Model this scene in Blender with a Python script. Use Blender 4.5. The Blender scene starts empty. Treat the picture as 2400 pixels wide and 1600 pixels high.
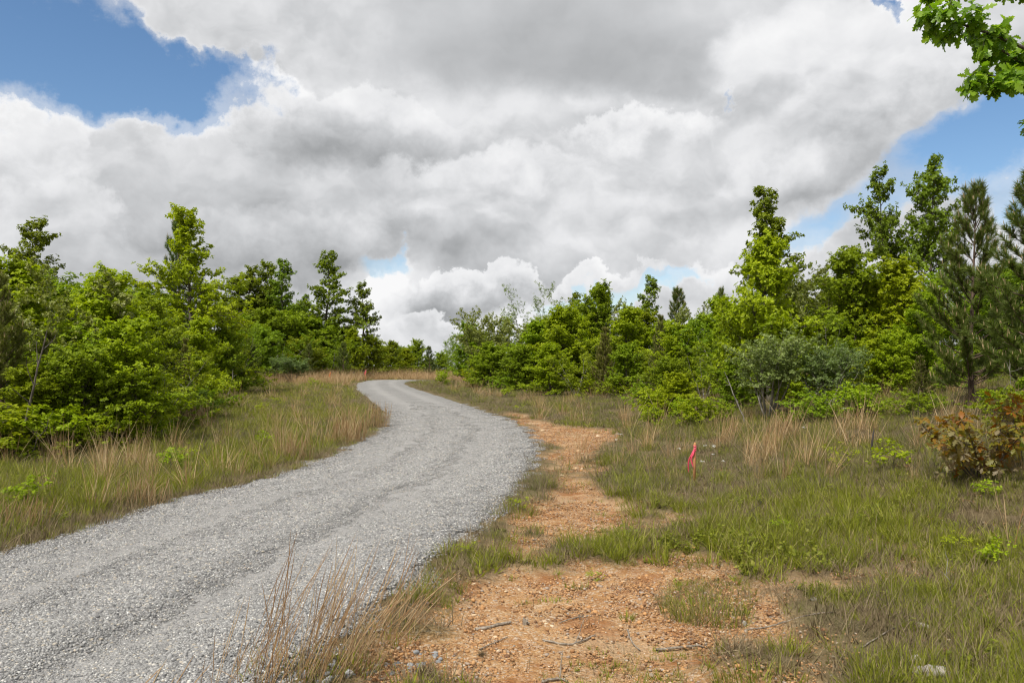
import bpy, math, random
import numpy as np

random.seed(7)
rng = np.random.default_rng(7)
sc = bpy.context.scene
COL = sc.collection

# ------------------------------------------------------------------ camera
FOCAL = 28.0
F = 2400 * FOCAL / 36.0            # focal length in pixels of a 2400 px wide frame
PITCH = math.atan(60.0 / F)        # horizon a little below the middle
CAM_Z = 1.7
cam_d = bpy.data.cameras.new('camera')
cam_d.lens = FOCAL
cam_d.sensor_width = 36.0
cam_d.clip_start = 0.05
cam_d.clip_end = 6000
cam = bpy.data.objects.new('camera', cam_d)
cam.location = (0, 0, CAM_Z)
cam.rotation_euler = (math.radians(90) + PITCH, 0, 0)
COL.objects.link(cam)
sc.camera = cam

SUN_EL = math.radians(54)
SUN_AZ = math.radians(-146)        # from +Y towards +X: behind the viewer, to the left
sun_dir = np.array([math.sin(SUN_AZ) * math.cos(SUN_EL), math.cos(SUN_AZ) * math.cos(SUN_EL), math.sin(SUN_EL)])


def px_dir(px, py):
    """world direction seen at a pixel of the 2400x1600 frame"""
    u, v = (px - 1200) / F, (800 - py) / F
    c, s = math.cos(PITCH), math.sin(PITCH)
    return np.array([u, c - v * s, s + v * c])


# ------------------------------------------------------------------ node helper
class NT:
    def __init__(self, tree):
        self.t = tree
        self.x = 0

    def n(self, kind, **kw):
        nd = self.t.nodes.new(kind)
        self.x += 30
        nd.location = (self.x, 0)
        for k, v in kw.items():
            setattr(nd, k, v)
        return nd

    def put(self, sock, val):
        if val is None:
            return
        if isinstance(val, bpy.types.NodeSocket):
            self.t.links.new(val, sock)
        else:
            sock.default_value = val

    def m(self, op, a, b=None, c=None, clamp=False):
        nd = self.n('ShaderNodeMath', operation=op, use_clamp=clamp)
        self.put(nd.inputs[0], a)
        self.put(nd.inputs[1], b)
        self.put(nd.inputs[2], c)
        return nd.outputs[0]

    def smooth(self, v, a, b, lo=0.0, hi=1.0):
        nd = self.n('ShaderNodeMapRange', interpolation_type='SMOOTHSTEP')
        self.put(nd.inputs['Value'], v)
        self.put(nd.inputs['From Min'], a)
        self.put(nd.inputs['From Max'], b)
        self.put(nd.inputs['To Min'], lo)
        self.put(nd.inputs['To Max'], hi)
        return nd.outputs['Result']

    def lin(self, v, a, b, lo=0.0, hi=1.0):
        nd = self.n('ShaderNodeMapRange')
        self.put(nd.inputs['Value'], v)
        self.put(nd.inputs['From Min'], a)
        self.put(nd.inputs['From Max'], b)
        self.put(nd.inputs['To Min'], lo)
        self.put(nd.inputs['To Max'], hi)
        return nd.outputs['Result']

    def mix(self, f, a, b, blend='MIX'):
        nd = self.n('ShaderNodeMix', data_type='RGBA', blend_type=blend)
        self.put(nd.inputs[0], f)
        self.put(nd.inputs[6], a)
        self.put(nd.inputs[7], b)
        return nd.outputs[2]

    def vm(self, op, a, b=None):
        nd = self.n('ShaderNodeVectorMath', operation=op)
        self.put(nd.inputs[0], a)
        self.put(nd.inputs[1], b)
        return nd.outputs[0]

    def noise(self, vec, scale, detail=4, rough=0.5, dist=0.0):
        nd = self.n('ShaderNodeTexNoise')
        self.put(nd.inputs['Vector'], vec)
        self.put(nd.inputs['Scale'], scale)
        self.put(nd.inputs['Detail'], detail)
        self.put(nd.inputs['Roughness'], rough)
        self.put(nd.inputs['Distortion'], dist)
        return nd

    def voro(self, vec, scale, feature='F1', detail=0.0, rough=0.5, smooth=0.5):
        nd = self.n('ShaderNodeTexVoronoi', feature=feature)
        self.put(nd.inputs['Vector'], vec)
        self.put(nd.inputs['Scale'], scale)
        self.put(nd.inputs['Detail'], detail)
        self.put(nd.inputs['Roughness'], rough)
        if feature == 'SMOOTH_F1':
            self.put(nd.inputs['Smoothness'], smooth)
        return nd

    def ramp(self, fac, stops, interp='LINEAR'):
        nd = self.n('ShaderNodeValToRGB')
        cr = nd.color_ramp
        cr.interpolation = interp
        while len(cr.elements) < len(stops):
            cr.elements.new(0.5)
        for e, (p, c) in zip(cr.elements, stops):
            e.position = p
            e.color = (*c, 1)
        self.put(nd.inputs[0], fac)
        return nd.outputs[0]


# ------------------------------------------------------------------ sky: blue air and cumulus
world = bpy.data.worlds.new('World')
sc.world = world
world.use_nodes = True
world.cycles.sampling_method = 'MANUAL'
world.cycles.sample_map_resolution = 256
wt = world.node_tree
wt.nodes.clear()
W = NT(wt)
sky = W.n('ShaderNodeTexSky', sky_type='NISHITA')
sky.sun_disc = False
sky.sun_elevation = SUN_EL
sky.sun_rotation = SUN_AZ
sky.altitude = 200
sky.air_density = 1.0
sky.dust_density = 0.6
sky.ozone_density = 1.2
SKY_STRENGTH = 0.12
hsv = W.n('ShaderNodeHueSaturation')
hsv.inputs['Saturation'].default_value = 1.16
hsv.inputs['Value'].default_value = 1.12
W.put(hsv.inputs['Color'], sky.outputs[0])
blue = W.vm('SCALE', hsv.outputs[0])
blue.node.inputs['Scale'].default_value = SKY_STRENGTH

dirv = W.n('ShaderNodeTexCoord').outputs['Generated']
dn = W.vm('NORMALIZE', dirv)
sp = W.n('ShaderNodeSeparateXYZ')
W.put(sp.inputs[0], dn)
dx, dy, dz = sp.outputs
AZ0 = W.m('ARCTAN2', dx, dy)
EL0 = W.m('ARCSINE', dz)
# ragged, billowing displacement of every cloud edge
wn1 = W.noise(dn, 5.0, 3, 0.55)
wn2 = W.noise(dn, 17.0, 6, 0.62)
s1 = W.n('ShaderNodeSeparateColor'); W.put(s1.inputs[0], wn1.outputs['Color'])
s2 = W.n('ShaderNodeSeparateColor'); W.put(s2.inputs[0], wn2.outputs['Color'])


def warped(base, c1, c2, a1, a2):
    t = W.m('MULTIPLY_ADD', W.m('SUBTRACT', c1, 0.5), a1, base)
    return W.m('MULTIPLY_ADD', W.m('SUBTRACT', c2, 0.5), a2, t)


AZ = warped(AZ0, s1.outputs[0], s2.outputs[0], 0.16, 0.11)
EL = warped(EL0, s1.outputs[1], s2.outputs[1], 0.12, 0.10)
AZS = warped(AZ0, s1.outputs[0], s2.outputs[0], 0.16, 0.05)
ELS = warped(EL0, s1.outputs[1], s2.outputs[1], 0.12, 0.04)


def blob(px, py, rx, ry, w, rot=0.0, soft=False):
    """a rounded bank of cloud (or a gap) at a bearing and height in the sky"""
    d = px_dir(px, py)
    a0 = math.atan2(d[0], d[1])
    e0 = math.asin(d[2] / np.linalg.norm(d))
    A, E = (AZS, ELS) if soft else (AZ, EL)
    a = W.m('SUBTRACT', A, a0)
    e = W.m('SUBTRACT', E, e0)
    c, s = math.cos(rot), math.sin(rot)
    ra, re = rx / F, ry / F
    p = W.m('ADD', W.m('MULTIPLY', a, c / ra), W.m('MULTIPLY', e, s / ra))
    q = W.m('ADD', W.m('MULTIPLY', a, -s / re), W.m('MULTIPLY', e, c / re))
    r2 = W.m('ADD', W.m('MULTIPLY', p, p), W.m('MULTIPLY', q, q))
    g = W.m('POWER', 2.0, W.m('MULTIPLY', r2, -1.0))
    return W.m('MULTIPLY', g, w)


def total(items):
    t = items[0]
    for i in items[1:]:
        t = W.m('ADD', t, i)
    return t


# amount of cloud
GAPS = [(130, 140, 250, 130, -1.15, 0.0), (440, 195, 150, 52, -0.85, 0.05), (60, 40, 230, 90, -0.6, 0.0), (190, 240, 90, 55, -0.45, 0),
        (490, 55, 140, 62, 0.75, 0.1), (330, 275, 90, 50, 0.35, 0.2), (40, 290, 60, 45, 0.3, 0),
        (640, 70, 40, 45, -0.42, 0.6), (700, 130, 30, 25, -0.25, 0.5),
        (2330, 330, 165, 75, -0.90, 0.30), (2150, 430, 170, 60, -0.55, 0.45), (1905, 535, 130, 62, -0.62, 0.3),
        (2340, 460, 100, 60, -0.45, 0.3), (2050, 480, 90, 40, 0.20, 0.3), (1665, 235, 14, 14, -0.40, 0),
        (890, 632, 85, 30, -0.68, -0.3), (1385, 685, 125, 34, -0.80, 0.25), (1545, 635, 60, 22, -0.55, 0.5),
        (2060, 12, 18, 30, -0.75, 0), (770, 640, 60, 30, -0.25, 0)]
squash_v = W.n('ShaderNodeMapping'); squash_v.inputs['Scale'].default_value = (1, 1, 2.2)
W.put(squash_v.inputs['Vector'], dn)
n_cov = W.noise(dn, 3.1, 6, 0.58)
cov = total([blob(x, y, a, b, w, r) for x, y, a, b, w, r in GAPS])
cov = W.m('ADD', cov, W.m('MULTIPLY_ADD', n_cov.outputs[0], 1.1, 0.26))
cov = W.m('ADD', cov, W.m('MULTIPLY', W.m('SUBTRACT', wn2.outputs[0], 0.5), 0.75))
# the bank in view closes over the loose field of the rest of the sky
bank = W.smooth(total([blob(1200, 450, 1500, 620, 1.0, 0, True)]), 0.25, 0.7)
cov = W.m('MULTIPLY_ADD', bank, 0.34, cov)
alpha = W.smooth(cov, 0.40, 0.80)
# thin torn veil round the banks
veil_n = W.noise(squash_v.outputs[0], 7.0, 5, 0.7).outputs[0]
veil = W.m('MULTIPLY', W.smooth(W.m('MULTIPLY_ADD', veil_n, 0.9, cov), 0.50, 1.05), 0.42)
alpha = W.m('MAXIMUM', alpha, veil)

# light and shade in the cloud: relief from the density towards the light, plus thick dark bases
lv = np.array([-0.25, 0.0, 1.0]) * 0.030
dn2 = W.vm('ADD', dn, tuple(lv))
bw = W.noise(dn, 9.0, 4, 0.6)
dnw = W.vm('ADD', dn, W.vm('SCALE', bw.outputs['Color']))
dnw.node.inputs[1].links[0].from_node.inputs['Scale'].default_value = 0.10
dnw2 = W.vm('ADD', dnw, tuple(lv))
squash = W.n('ShaderNodeMapping'); squash.inputs['Scale'].default_value = (1, 1, 1.7)
W.put(squash.inputs['Vector'], dnw)
squash2 = W.n('ShaderNodeMapping'); squash2.inputs['Scale'].default_value = (1, 1, 1.7)
W.put(squash2.inputs['Vector'], dnw2)
b1 = W.noise(squash.outputs[0], 6.5, 5, 0.5).outputs[0]
b2 = W.noise(squash2.outputs[0], 6.5, 5, 0.5).outputs[0]
relief = W.m('SUBTRACT', b1, b2)
# single heaps, far to near: centre, half widths, tilt, tone of base and top, crispness of the rim
HEAPS = [(1150, 330, 900, 160, 0.05, 0.62, 0.74, 0.5),
         (470, 300, 330, 120, 0.15, 0.66, 0.93, 0.12), (60, 340, 130, 130, 0.0, 0.66, 0.95, 0.10),
         (1260, 50, 660, 190, 0.03, 0.44, 0.62, 0.8), (1500, 130, 340, 120, 0.05, 0.44, 0.54, 0.9), (760, 90, 170, 110, 0.2, 0.58, 0.74, 0.5),
         (1840, 110, 170, 95, 0.25, 0.70, 0.95, 0.45), (2060, 120, 190, 120, 0.1, 0.66, 0.90, 0.35),
         (1480, 330, 210, 62, 0.10, 0.62, 0.93, 0.22), (1980, 330, 400, 125, 0.42, 0.44, 0.84, 0.20), (1900, 250, 260, 60, 0.35, 0.70, 0.82, 0.4),
         (840, 330, 350, 105, -0.06, 0.50, 0.80, 0.12), (380, 470, 250, 175, 0.10, 0.46, 0.70, 0.09), (100, 520, 150, 100, 0.0, 0.62, 0.78, 0.2),
         (1180, 450, 330, 85, 0.05, 0.58, 0.80, 0.25), (1500, 500, 340, 80, 0.15, 0.55, 0.76, 0.30),
         (640, 560, 420, 95, 0.0, 0.38, 0.66, 0.22), (1230, 590, 330, 75, 0.05, 0.50, 0.70, 0.30), (1750, 560, 230, 90, 0.3, 0.56, 0.74, 0.30),
         (300, 650, 330, 80, 0.0, 0.44, 0.60, 0.3), (880, 735, 110, 90, 0.7, 0.74, 0.97, 0.10), (1130, 695, 210, 80, 0.25, 0.36, 0.84, 0.08),
         (1640, 655, 130, 80, 0.3, 0.62, 0.82, 0.12), (1420, 640, 150, 40, 0.2, 0.56, 0.82, 0.15), (1060, 790, 320, 40, 0.0, 0.66, 0.86, 0.2)]
body = W.m('MULTIPLY_ADD', W.m('SUBTRACT', n_cov.outputs[0], 0.5), -0.5, 0.64)
for (hx, hy, ha, hb, rot, lo, hi, rim) in HEAPS:
    d_ = px_dir(hx, hy)
    a0 = math.atan2(d_[0], d_[1]); e0 = math.asin(d_[2] / np.linalg.norm(d_))
    c_, s_ = math.cos(rot), math.sin(rot)
    ra, re = ha / F, hb / F
    a_ = W.m('SUBTRACT', AZ if rim < 0.3 else AZS, a0); e_ = W.m('SUBTRACT', EL if rim < 0.3 else ELS, e0)
    p_ = W.m('ADD', W.m('MULTIPLY', a_, c_ / ra), W.m('MULTIPLY', e_, s_ / ra))
    q_ = W.m('ADD', W.m('MULTIPLY', a_, -s_ / re), W.m('MULTIPLY', e_, c_ / re))
    r_ = W.m('ADD', W.m('MULTIPLY', p_, p_), W.m('MULTIPLY', q_, q_))
    # the underside of a heap dissolves, its top stays crisp
    edge = W.lin(q_, -0.7, 0.5, 0.8, rim * 2.2 + 0.05)
    inside = W.smooth(W.m('DIVIDE', W.m('SUBTRACT', 1.0, r_), edge), 0.0, 1.0)
    tone_ = W.smooth(q_, -0.75, 0.95, lo, hi)
    body_n = W.n('ShaderNodeMix', data_type='FLOAT')
    W.put(body_n.inputs[0], inside); W.put(body_n.inputs[2], body); W.put(body_n.inputs[3], tone_)
    body = body_n.outputs[0]
calm = W.smooth(total([blob(1300, 60, 520, 190, 1.0, 0.05, True)]), 0.25, 0.85, 1.0, 0.25)
shade = W.m('MULTIPLY_ADD', W.m('MULTIPLY', relief, calm), 0.95, W.m('MULTIPLY_ADD', W.m('SUBTRACT', body, 0.65), 1.18, 0.662))
shade = W.m('ADD', shade, W.m('MULTIPLY', W.smooth(cov, 0.60, 0.95, 1.0, 0.0), 0.10))
shade = W.m('ADD', shade, W.m('MULTIPLY', W.m('SUBTRACT', W.noise(squash_v.outputs[0], 4.3, 4, 0.55).outputs[0], 0.5), 0.34))
cl_col = W.ramp(shade, [(0.0, (0.20, 0.215, 0.235)), (0.30, (0.365, 0.375, 0.385)), (0.58, (0.60, 0.61, 0.625)), (0.78, (0.80, 0.805, 0.82)), (1.0, (0.95, 0.95, 0.955))])
sky_col = W.mix(alpha, blue, cl_col)
bg = W.n('ShaderNodeBackground')
W.put(bg.inputs['Color'], sky_col)
bg.inputs['Strength'].default_value = 1.0
wo = W.n('ShaderNodeOutputWorld')
wt.links.new(bg.outputs[0], wo.inputs[0])

sun_d = bpy.data.lights.new('sun', 'SUN')
sun_d.energy = 4.9
sun_d.angle = math.radians(1.6)    # veiled by thin cloud
sun_d.color = (1.0, 0.945, 0.85)
sun = bpy.data.objects.new('sun', sun_d)
from mathutils import Vector, Matrix
sun.rotation_euler = Vector((-sun_dir[0], -sun_dir[1], -sun_dir[2])).to_track_quat('-Z', 'Y').to_euler()
COL.objects.link(sun)

sc.view_settings.view_transform = 'Standard'
sc.view_settings.look = 'None'
sc.view_settings.exposure = 0.0
sc.view_settings.gamma = 1.0
sc.view_settings.use_curve_mapping = False
sc.render.engine = 'CYCLES'
cy = sc.cycles
cy.max_bounces = 8
cy.diffuse_bounces = 5
cy.glossy_bounces = 2
cy.transmission_bounces = 6
cy.caustics_reflective = False
cy.caustics_refractive = False
cy.use_adaptive_sampling = True
cy.adaptive_threshold = 0.012
cy.use_denoising = True
cy.use_fast_gi = False
cy.filter_width = 1.15


# ------------------------------------------------------------------ numeric helpers
def hash2(ix, iy, seed):
    h = (ix.astype(np.int64) * 374761393 + iy.astype(np.int64) * 668265263 + seed * 974634777) & 0xffffffff
    h = ((h ^ (h >> 13)) * 1274126177) & 0xffffffff
    h = h ^ (h >> 16)
    return (h & 0xffff) / 65535.0


def vnoise(x, y, seed=0):
    x = np.asarray(x, float); y = np.asarray(y, float)
    ix, iy = np.floor(x), np.floor(y)
    fx, fy = x - ix, y - iy
    fx = fx * fx * (3 - 2 * fx); fy = fy * fy * (3 - 2 * fy)
    a, b = hash2(ix, iy, seed), hash2(ix + 1, iy, seed)
    c, d = hash2(ix, iy + 1, seed), hash2(ix + 1, iy + 1, seed)
    return (a + (b - a) * fx) * (1 - fy) + (c + (d - c) * fx) * fy


def fbm(x, y, scale, octaves=4, seed=0, gain=0.5):
    t, amp, tot = 0.0, 1.0, 0.0
    x = np.asarray(x, float) * scale; y = np.asarray(y, float) * scale
    for o in range(octaves):
        t = t + amp * vnoise(x, y, seed + o * 17)
        tot += amp
        amp *= gain
        x = x * 2.03 + 11.7; y = y * 2.03 + 5.3
    return t / tot


def sstep(a, b, v):
    t = np.clip((np.asarray(v, float) - a) / (b - a), 0, 1)
    return t * t * (3 - 2 * t)


def land(x, y):
    """the lie of the land without road or ruts"""
    x = np.asarray(x, float); y = np.asarray(y, float)
    far = 0.35 * sstep(25, 75, y) - 3.0 * sstep(110, 260, y)
    r = 0.09 * np.maximum(0, x - 2.5) ** 1.2 * sstep(4, 12, y)
    r = 2.2 * np.tanh(r / 2.2) * (1 - 0.75 * sstep(26, 60, y))
    l = 0.25 * sstep(5, 14, -x) * sstep(10, 30, y)
    return far + r + l


def ground_at(px, py, tmax=220):
    d = px_dir(px, py)
    t = np.concatenate([np.linspace(2, 40, 3000), np.linspace(40, tmax, 4000)])
    P = np.array([0, 0, CAM_Z])[None] + t[:, None] * d[None]
    below = P[:, 2] < land(P[:, 0], P[:, 1])
    k = np.argmax(below) if below.any() else len(t) - 1
    return P[k, :2]


def poly_px(pts):
    return np.array([ground_at(*p) for p in pts])


def in_poly(x, y, poly):
    ins = np.zeros(np.shape(x), bool)
    n = len(poly)
    for i in range(n):
        x1, y1 = poly[i]; x2, y2 = poly[(i + 1) % n]
        c = ((y1 > y) != (y2 > y)) & (x < (x2 - x1) * (y - y1) / (y2 - y1 + 1e-12) + x1)
        ins ^= c
    return ins


def poly_sd(x, y, poly):
    """signed distance to a polygon, negative inside"""
    x = np.asarray(x, float); y = np.asarray(y, float)
    best = np.full(x.shape, 1e9)
    n = len(poly)
    for i in range(n):
        a = poly[i]; b = poly[(i + 1) % n]
        ab = b - a
        t = np.clip(((x - a[0]) * ab[0] + (y - a[1]) * ab[1]) / (ab @ ab + 1e-12), 0, 1)
        best = np.minimum(best, (x - a[0] - t * ab[0]) ** 2 + (y - a[1] - t * ab[1]) ** 2)
    s = np.sqrt(best)
    return np.where(in_poly(x, y, poly), -s, s)


def smooth_line(p, n):
    p = np.array(p, float)
    for _ in range(3):      # Chaikin
        q = np.empty((2 * len(p), 2))
        q[0] = p[0]; q[-1] = p[-1]
        q[1:-1:2] = 0.75 * p[:-1] + 0.25 * p[1:]
        q[2:-1:2] = 0.25 * p[:-1] + 0.75 * p[1:]
        p = q
    s = np.concatenate([[0], np.cumsum(np.linalg.norm(np.diff(p, axis=0), axis=1))])
    u = np.linspace(0, s[-1], n)
    return np.stack([np.interp(u, s, p[:, 0]), np.interp(u, s, p[:, 1])], 1)


def unit(v):
    v = np.asarray(v, float)
    return v / (np.linalg.norm(v, axis=-1, keepdims=True) + 1e-12)


def mesh_np(name, V, faces, mat=None, attrs=None, smooth=False, face_attrs=None):
    """mesh from a vertex array and an (n,3) or (n,4) face array (or a list of such arrays)"""
    me = bpy.data.meshes.new(name)
    V = np.asarray(V, np.float32)
    if not isinstance(faces, list):
        faces = [faces]
    faces = [np.asarray(f, np.int32) for f in faces if len(f)]
    loops = np.concatenate([f.ravel() for f in faces])
    sizes = np.concatenate([np.full(len(f), f.shape[1], np.int32) for f in faces])
    starts = np.concatenate([[0], np.cumsum(sizes)[:-1]]).astype(np.int32)
    me.vertices.add(len(V)); me.vertices.foreach_set('co', V.ravel())
    me.loops.add(len(loops)); me.loops.foreach_set('vertex_index', loops)
    me.polygons.add(len(sizes)); me.polygons.foreach_set('loop_start', starts)
    me.update(calc_edges=True)
    if smooth:
        me.polygons.foreach_set('use_smooth', np.ones(len(sizes), bool))
    for k, a in (attrs or {}).items():
        at = me.attributes.new(k, 'FLOAT', 'POINT')
        at.data.foreach_set('value', np.asarray(a, np.float32))
    if mat:
        me.materials.append(mat)
    me.validate(clean_customdata=False)
    return me


def obj(name, me, parent=None, loc=None):
    o = bpy.data.objects.new(name, me)
    COL.objects.link(o)
    if parent is not None:
        o.parent = parent
    if loc is not None:
        o.location = loc
    return o


def tag(o, label=None, cat=None, group=None, kind=None):
    if label: o['label'] = label
    if cat: o['category'] = cat
    if group: o['group'] = group
    if kind: o['kind'] = kind
    return o


def tube(points, radii, sides=5):
    """vertices and quads of a tapered tube along points"""
    P = np.asarray(points, float)
    n = len(P)
    T = np.gradient(P, axis=0)
    T = unit(T)
    ref = np.array([0.31, 0.87, 0.38]) if abs(T[0] @ np.array([0.31, 0.87, 0.38])) < 0.9 else np.array([1.0, 0, 0])
    A = unit(np.cross(T, ref)); B = np.cross(T, A)
    a = np.arange(sides) * 2 * math.pi / sides
    r = np.asarray(radii, float)[:, None, None]
    V = P[:, None, :] + r * (np.cos(a)[None, :, None] * A[:, None, :] + np.sin(a)[None, :, None] * B[:, None, :])
    V = V.reshape(-1, 3)
    i = np.arange(n - 1)[:, None] * sides
    j = np.arange(sides)[None, :]
    j2 = (j + 1) % sides
    Q = np.stack([i + j, i + j2, i + sides + j2, i + sides + j], -1).reshape(-1, 4)
    return V, Q


class Soup:
    def __init__(self):
        self.V, self.Q, self.T, self.R, self.n = [], [], [], [], 0

    def add(self, V, Q=None, T=None, rnd=None):
        self.V.append(V)
        if Q is not None and len(Q): self.Q.append(Q + self.n)
        if T is not None and len(T): self.T.append(T + self.n)
        self.R.append(np.full(len(V), random.random()) if rnd is None else np.broadcast_to(rnd, (len(V),)))
        self.n += len(V)

    def tube(self, pts, radii, sides=5, rnd=None):
        V, Q = tube(pts, radii, sides)
        self.add(V, Q, rnd=rnd)

    def mesh(self, name, mat, smooth=False):
        f = []
        if self.Q: f.append(np.concatenate(self.Q))
        if self.T: f.append(np.concatenate(self.T))
        return mesh_np(name, np.concatenate(self.V), f, mat, {'rnd': np.concatenate(self.R)}, smooth)


# ------------------------------------------------------------------ materials
def new_mat(name):
    m = bpy.data.materials.new(name)
    m.use_nodes = True
    m.node_tree.nodes.clear()
    k = NT(m.node_tree)
    out = k.n('ShaderNodeOutputMaterial')
    return m, k, out


def attr(k, name):
    a = k.n('ShaderNodeAttribute')
    a.attribute_name = name
    return a.outputs['Fac']


def leaf_mat(name, dark, mid, light, trans=0.35, rough=0.50, spec=0.22, hue=0.12, warm=(1.12, 1.12, 0.5)):
    m, k, out = new_mat(name)
    r = attr(k, 'rnd')
    c = k.ramp(r, [(0.0, dark), (0.5, mid), (1.0, light)])
    oi = k.n('ShaderNodeObjectInfo')
    hs = k.n('ShaderNodeHueSaturation')
    k.put(hs.inputs['Color'], c)
    k.put(hs.inputs['Hue'], k.lin(oi.outputs['Random'], 0, 1, 0.5 - hue * 0.16, 0.5 + hue * 0.16))
    k.put(hs.inputs['Value'], k.lin(k.m('FRACT', k.m('MULTIPLY', oi.outputs['Random'], 7.3)), 0, 1, 1 - hue, 1 + hue))
    col = hs.outputs[0]
    p = k.n('ShaderNodeBsdfPrincipled')
    k.put(p.inputs['Base Color'], col)
    p.inputs['Roughness'].default_value = rough
    p.inputs['Specular IOR Level'].default_value = spec
    tr = k.n('ShaderNodeBsdfTranslucent')
    k.put(tr.inputs['Color'], k.mix(1.0, col, (*warm, 1), 'MULTIPLY'))
    mx = k.n('ShaderNodeMixShader')
    mx.inputs[0].default_value = trans
    m.node_tree.links.new(p.outputs[0], mx.inputs[1])
    m.node_tree.links.new(tr.outputs[0], mx.inputs[2])
    m.node_tree.links.new(mx.outputs[0], out.inputs[0])
    return m


def bark_mat(name, a, b, scale=14, bump=0.6):
    m, k, out = new_mat(name)
    tc = k.n('ShaderNodeTexCoord').outputs['Object']
    mp = k.n('ShaderNodeMapping'); mp.inputs['Scale'].default_value = (1, 1, 0.25)
    k.put(mp.inputs['Vector'], tc)
    n = k.noise(mp.outputs[0], scale, 5, 0.65)
    c = k.mix(k.smooth(n.outputs[0], 0.35, 0.65), (*a, 1), (*b, 1))
    p = k.n('ShaderNodeBsdfPrincipled')
    k.put(p.inputs['Base Color'], c)
    p.inputs['Roughness'].default_value = 0.9
    bp = k.n('ShaderNodeBump'); bp.inputs['Strength'].default_value = bump; bp.inputs['Distance'].default_value = 0.02
    k.put(bp.inputs['Height'], n.outputs[0])
    k.put(p.inputs['Normal'], bp.outputs[0])
    m.node_tree.links.new(p.outputs[0], out.inputs[0])
    return m


def rnd_mat(name, stops, rough=0.85, nscale=40.0, var=0.25, bump=0.4, spec=0.3, trans=0.0):
    """colour picked per piece, broken up by fine grain"""
    m, k, out = new_mat(name)
    c = k.ramp(attr(k, 'rnd'), stops)
    oi = k.n('ShaderNodeObjectInfo')
    tc = k.n('ShaderNodeTexCoord').outputs['Object']
    n = k.noise(tc, nscale, 4, 0.6)
    f = k.m('MULTIPLY', k.lin(n.outputs[0], 0.2, 0.8, 1 - var, 1 + var), k.lin(oi.outputs['Random'], 0, 1, 0.88, 1.12))
    c = k.mix(1.0, c, f, 'MULTIPLY')
    p = k.n('ShaderNodeBsdfPrincipled')
    k.put(p.inputs['Base Color'], c)
    p.inputs['Roughness'].default_value = rough
    p.inputs['Specular IOR Level'].default_value = spec
    if bump:
        bp = k.n('ShaderNodeBump'); bp.inputs['Strength'].default_value = bump; bp.inputs['Distance'].default_value = 0.004
        k.put(bp.inputs['Height'], n.outputs[0])
        k.put(p.inputs['Normal'], bp.outputs[0])
    sh = p.outputs[0]
    if trans:
        tr = k.n('ShaderNodeBsdfTranslucent')
        k.put(tr.inputs['Color'], c)
        mx = k.n('ShaderNodeMixShader'); mx.inputs[0].default_value = trans
        m.node_tree.links.new(sh, mx.inputs[1]); m.node_tree.links.new(tr.outputs[0], mx.inputs[2])
        sh = mx.outputs[0]
    m.node_tree.links.new(sh, out.inputs[0])
    return m


# ------------------------------------------------------------------ road edges, bare earth
ROAD_L = [(-3.9, -14), (-4.3, -6), (-4.75, 0), (-4.85, 4)] + [tuple(ground_at(*p)) for p in
         [(0, 1300), (215, 1245), (420, 1175), (620, 1130), (800, 1065), (895, 1012), (920, 985), (895, 960), (858, 930), (830, 908), (836, 897), (880, 889)]]
ROAD_R = [(0.9, -14), (0.3, -6), (-0.7, 0), (-1.25, 3.6)] + [tuple(ground_at(*p)) for p in
         [(690, 1560), (870, 1430), (1020, 1300), (1140, 1210), (1200, 1130), (1245, 1070), (1258, 1045), (1243, 1020), (1200, 990), (1130, 960), (1040, 930), (958, 905), (945, 897), (975, 891)]]
# beyond the crest it swings away to the right
eL, eR = np.array(ROAD_L[-1]), np.array(ROAD_R[-1])
ROAD_L += [tuple(eL + np.array(v)) for v in [(10, 6), (28, 12), (60, 16), (120, 14)]]
ROAD_R += [tuple(eR + np.array(v)) for v in [(9, 4.0), (26, 9), (58, 12), (118, 10)]]
NR = 640
EL_ = smooth_line(ROAD_L, NR)
ER_ = smooth_line(ROAD_R, NR)
ROAD_POLY = np.concatenate([EL_[::4], ER_[::-4]])


def road_sd(x, y):
    return poly_sd(x, y, ROAD_POLY)


DIRT = [poly_px([(1200, 966), (1260, 982), (1340, 998), (1425, 1003), (1470, 1020), (1405, 1045), (1390, 1075), (1370, 1100), (1395, 1130), (1420, 1160), (1500, 1170), (1625, 1165),
                 (1560, 1195), (1480, 1215), (1380, 1245), (1300, 1290), (1200, 1330), (1130, 1330), (1190, 1260), (1215, 1215), (1268, 1190), (1255, 1160), (1290, 1120), (1290, 1060), (1250, 1020), (1210, 990)]),
        poly_px([(790, 1640), (900, 1530), (1000, 1440), (1090, 1375), (1130, 1335), (1250, 1325), (1400, 1310), (1600, 1305), (1760, 1312), (1850, 1350), (1930, 1430), (1880, 1500), (1750, 1555), (1690, 1640)]),
        np.array([(-1.1, 0.2), (1.9, 0.2), (1.7, 4.6), (-0.6, 4.6)]),
        poly_px([(2130, 1250), (2250, 1255), (2240, 1285), (2140, 1282)]), poly_px([(2100, 1300), (2170, 1295), (2180, 1330), (2110, 1335)])]
ISLAND = poly_px([(1530, 1390), (1600, 1340), (1720, 1340), (1780, 1390), (1740, 1440), (1600, 1455)])


def dirt_mask(x, y):
    s = np.full(np.shape(x), 99.0)
    for p in DIRT:
        s = np.minimum(s, poly_sd(x, y, p))
    s = s + (fbm(x, y, 1.1, 4, 31) - 0.5) * 1.5 + (fbm(x, y, 4.5, 3, 61) - 0.5) * 0.9
    return 1 - sstep(-0.30, 0.28, s)


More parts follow.
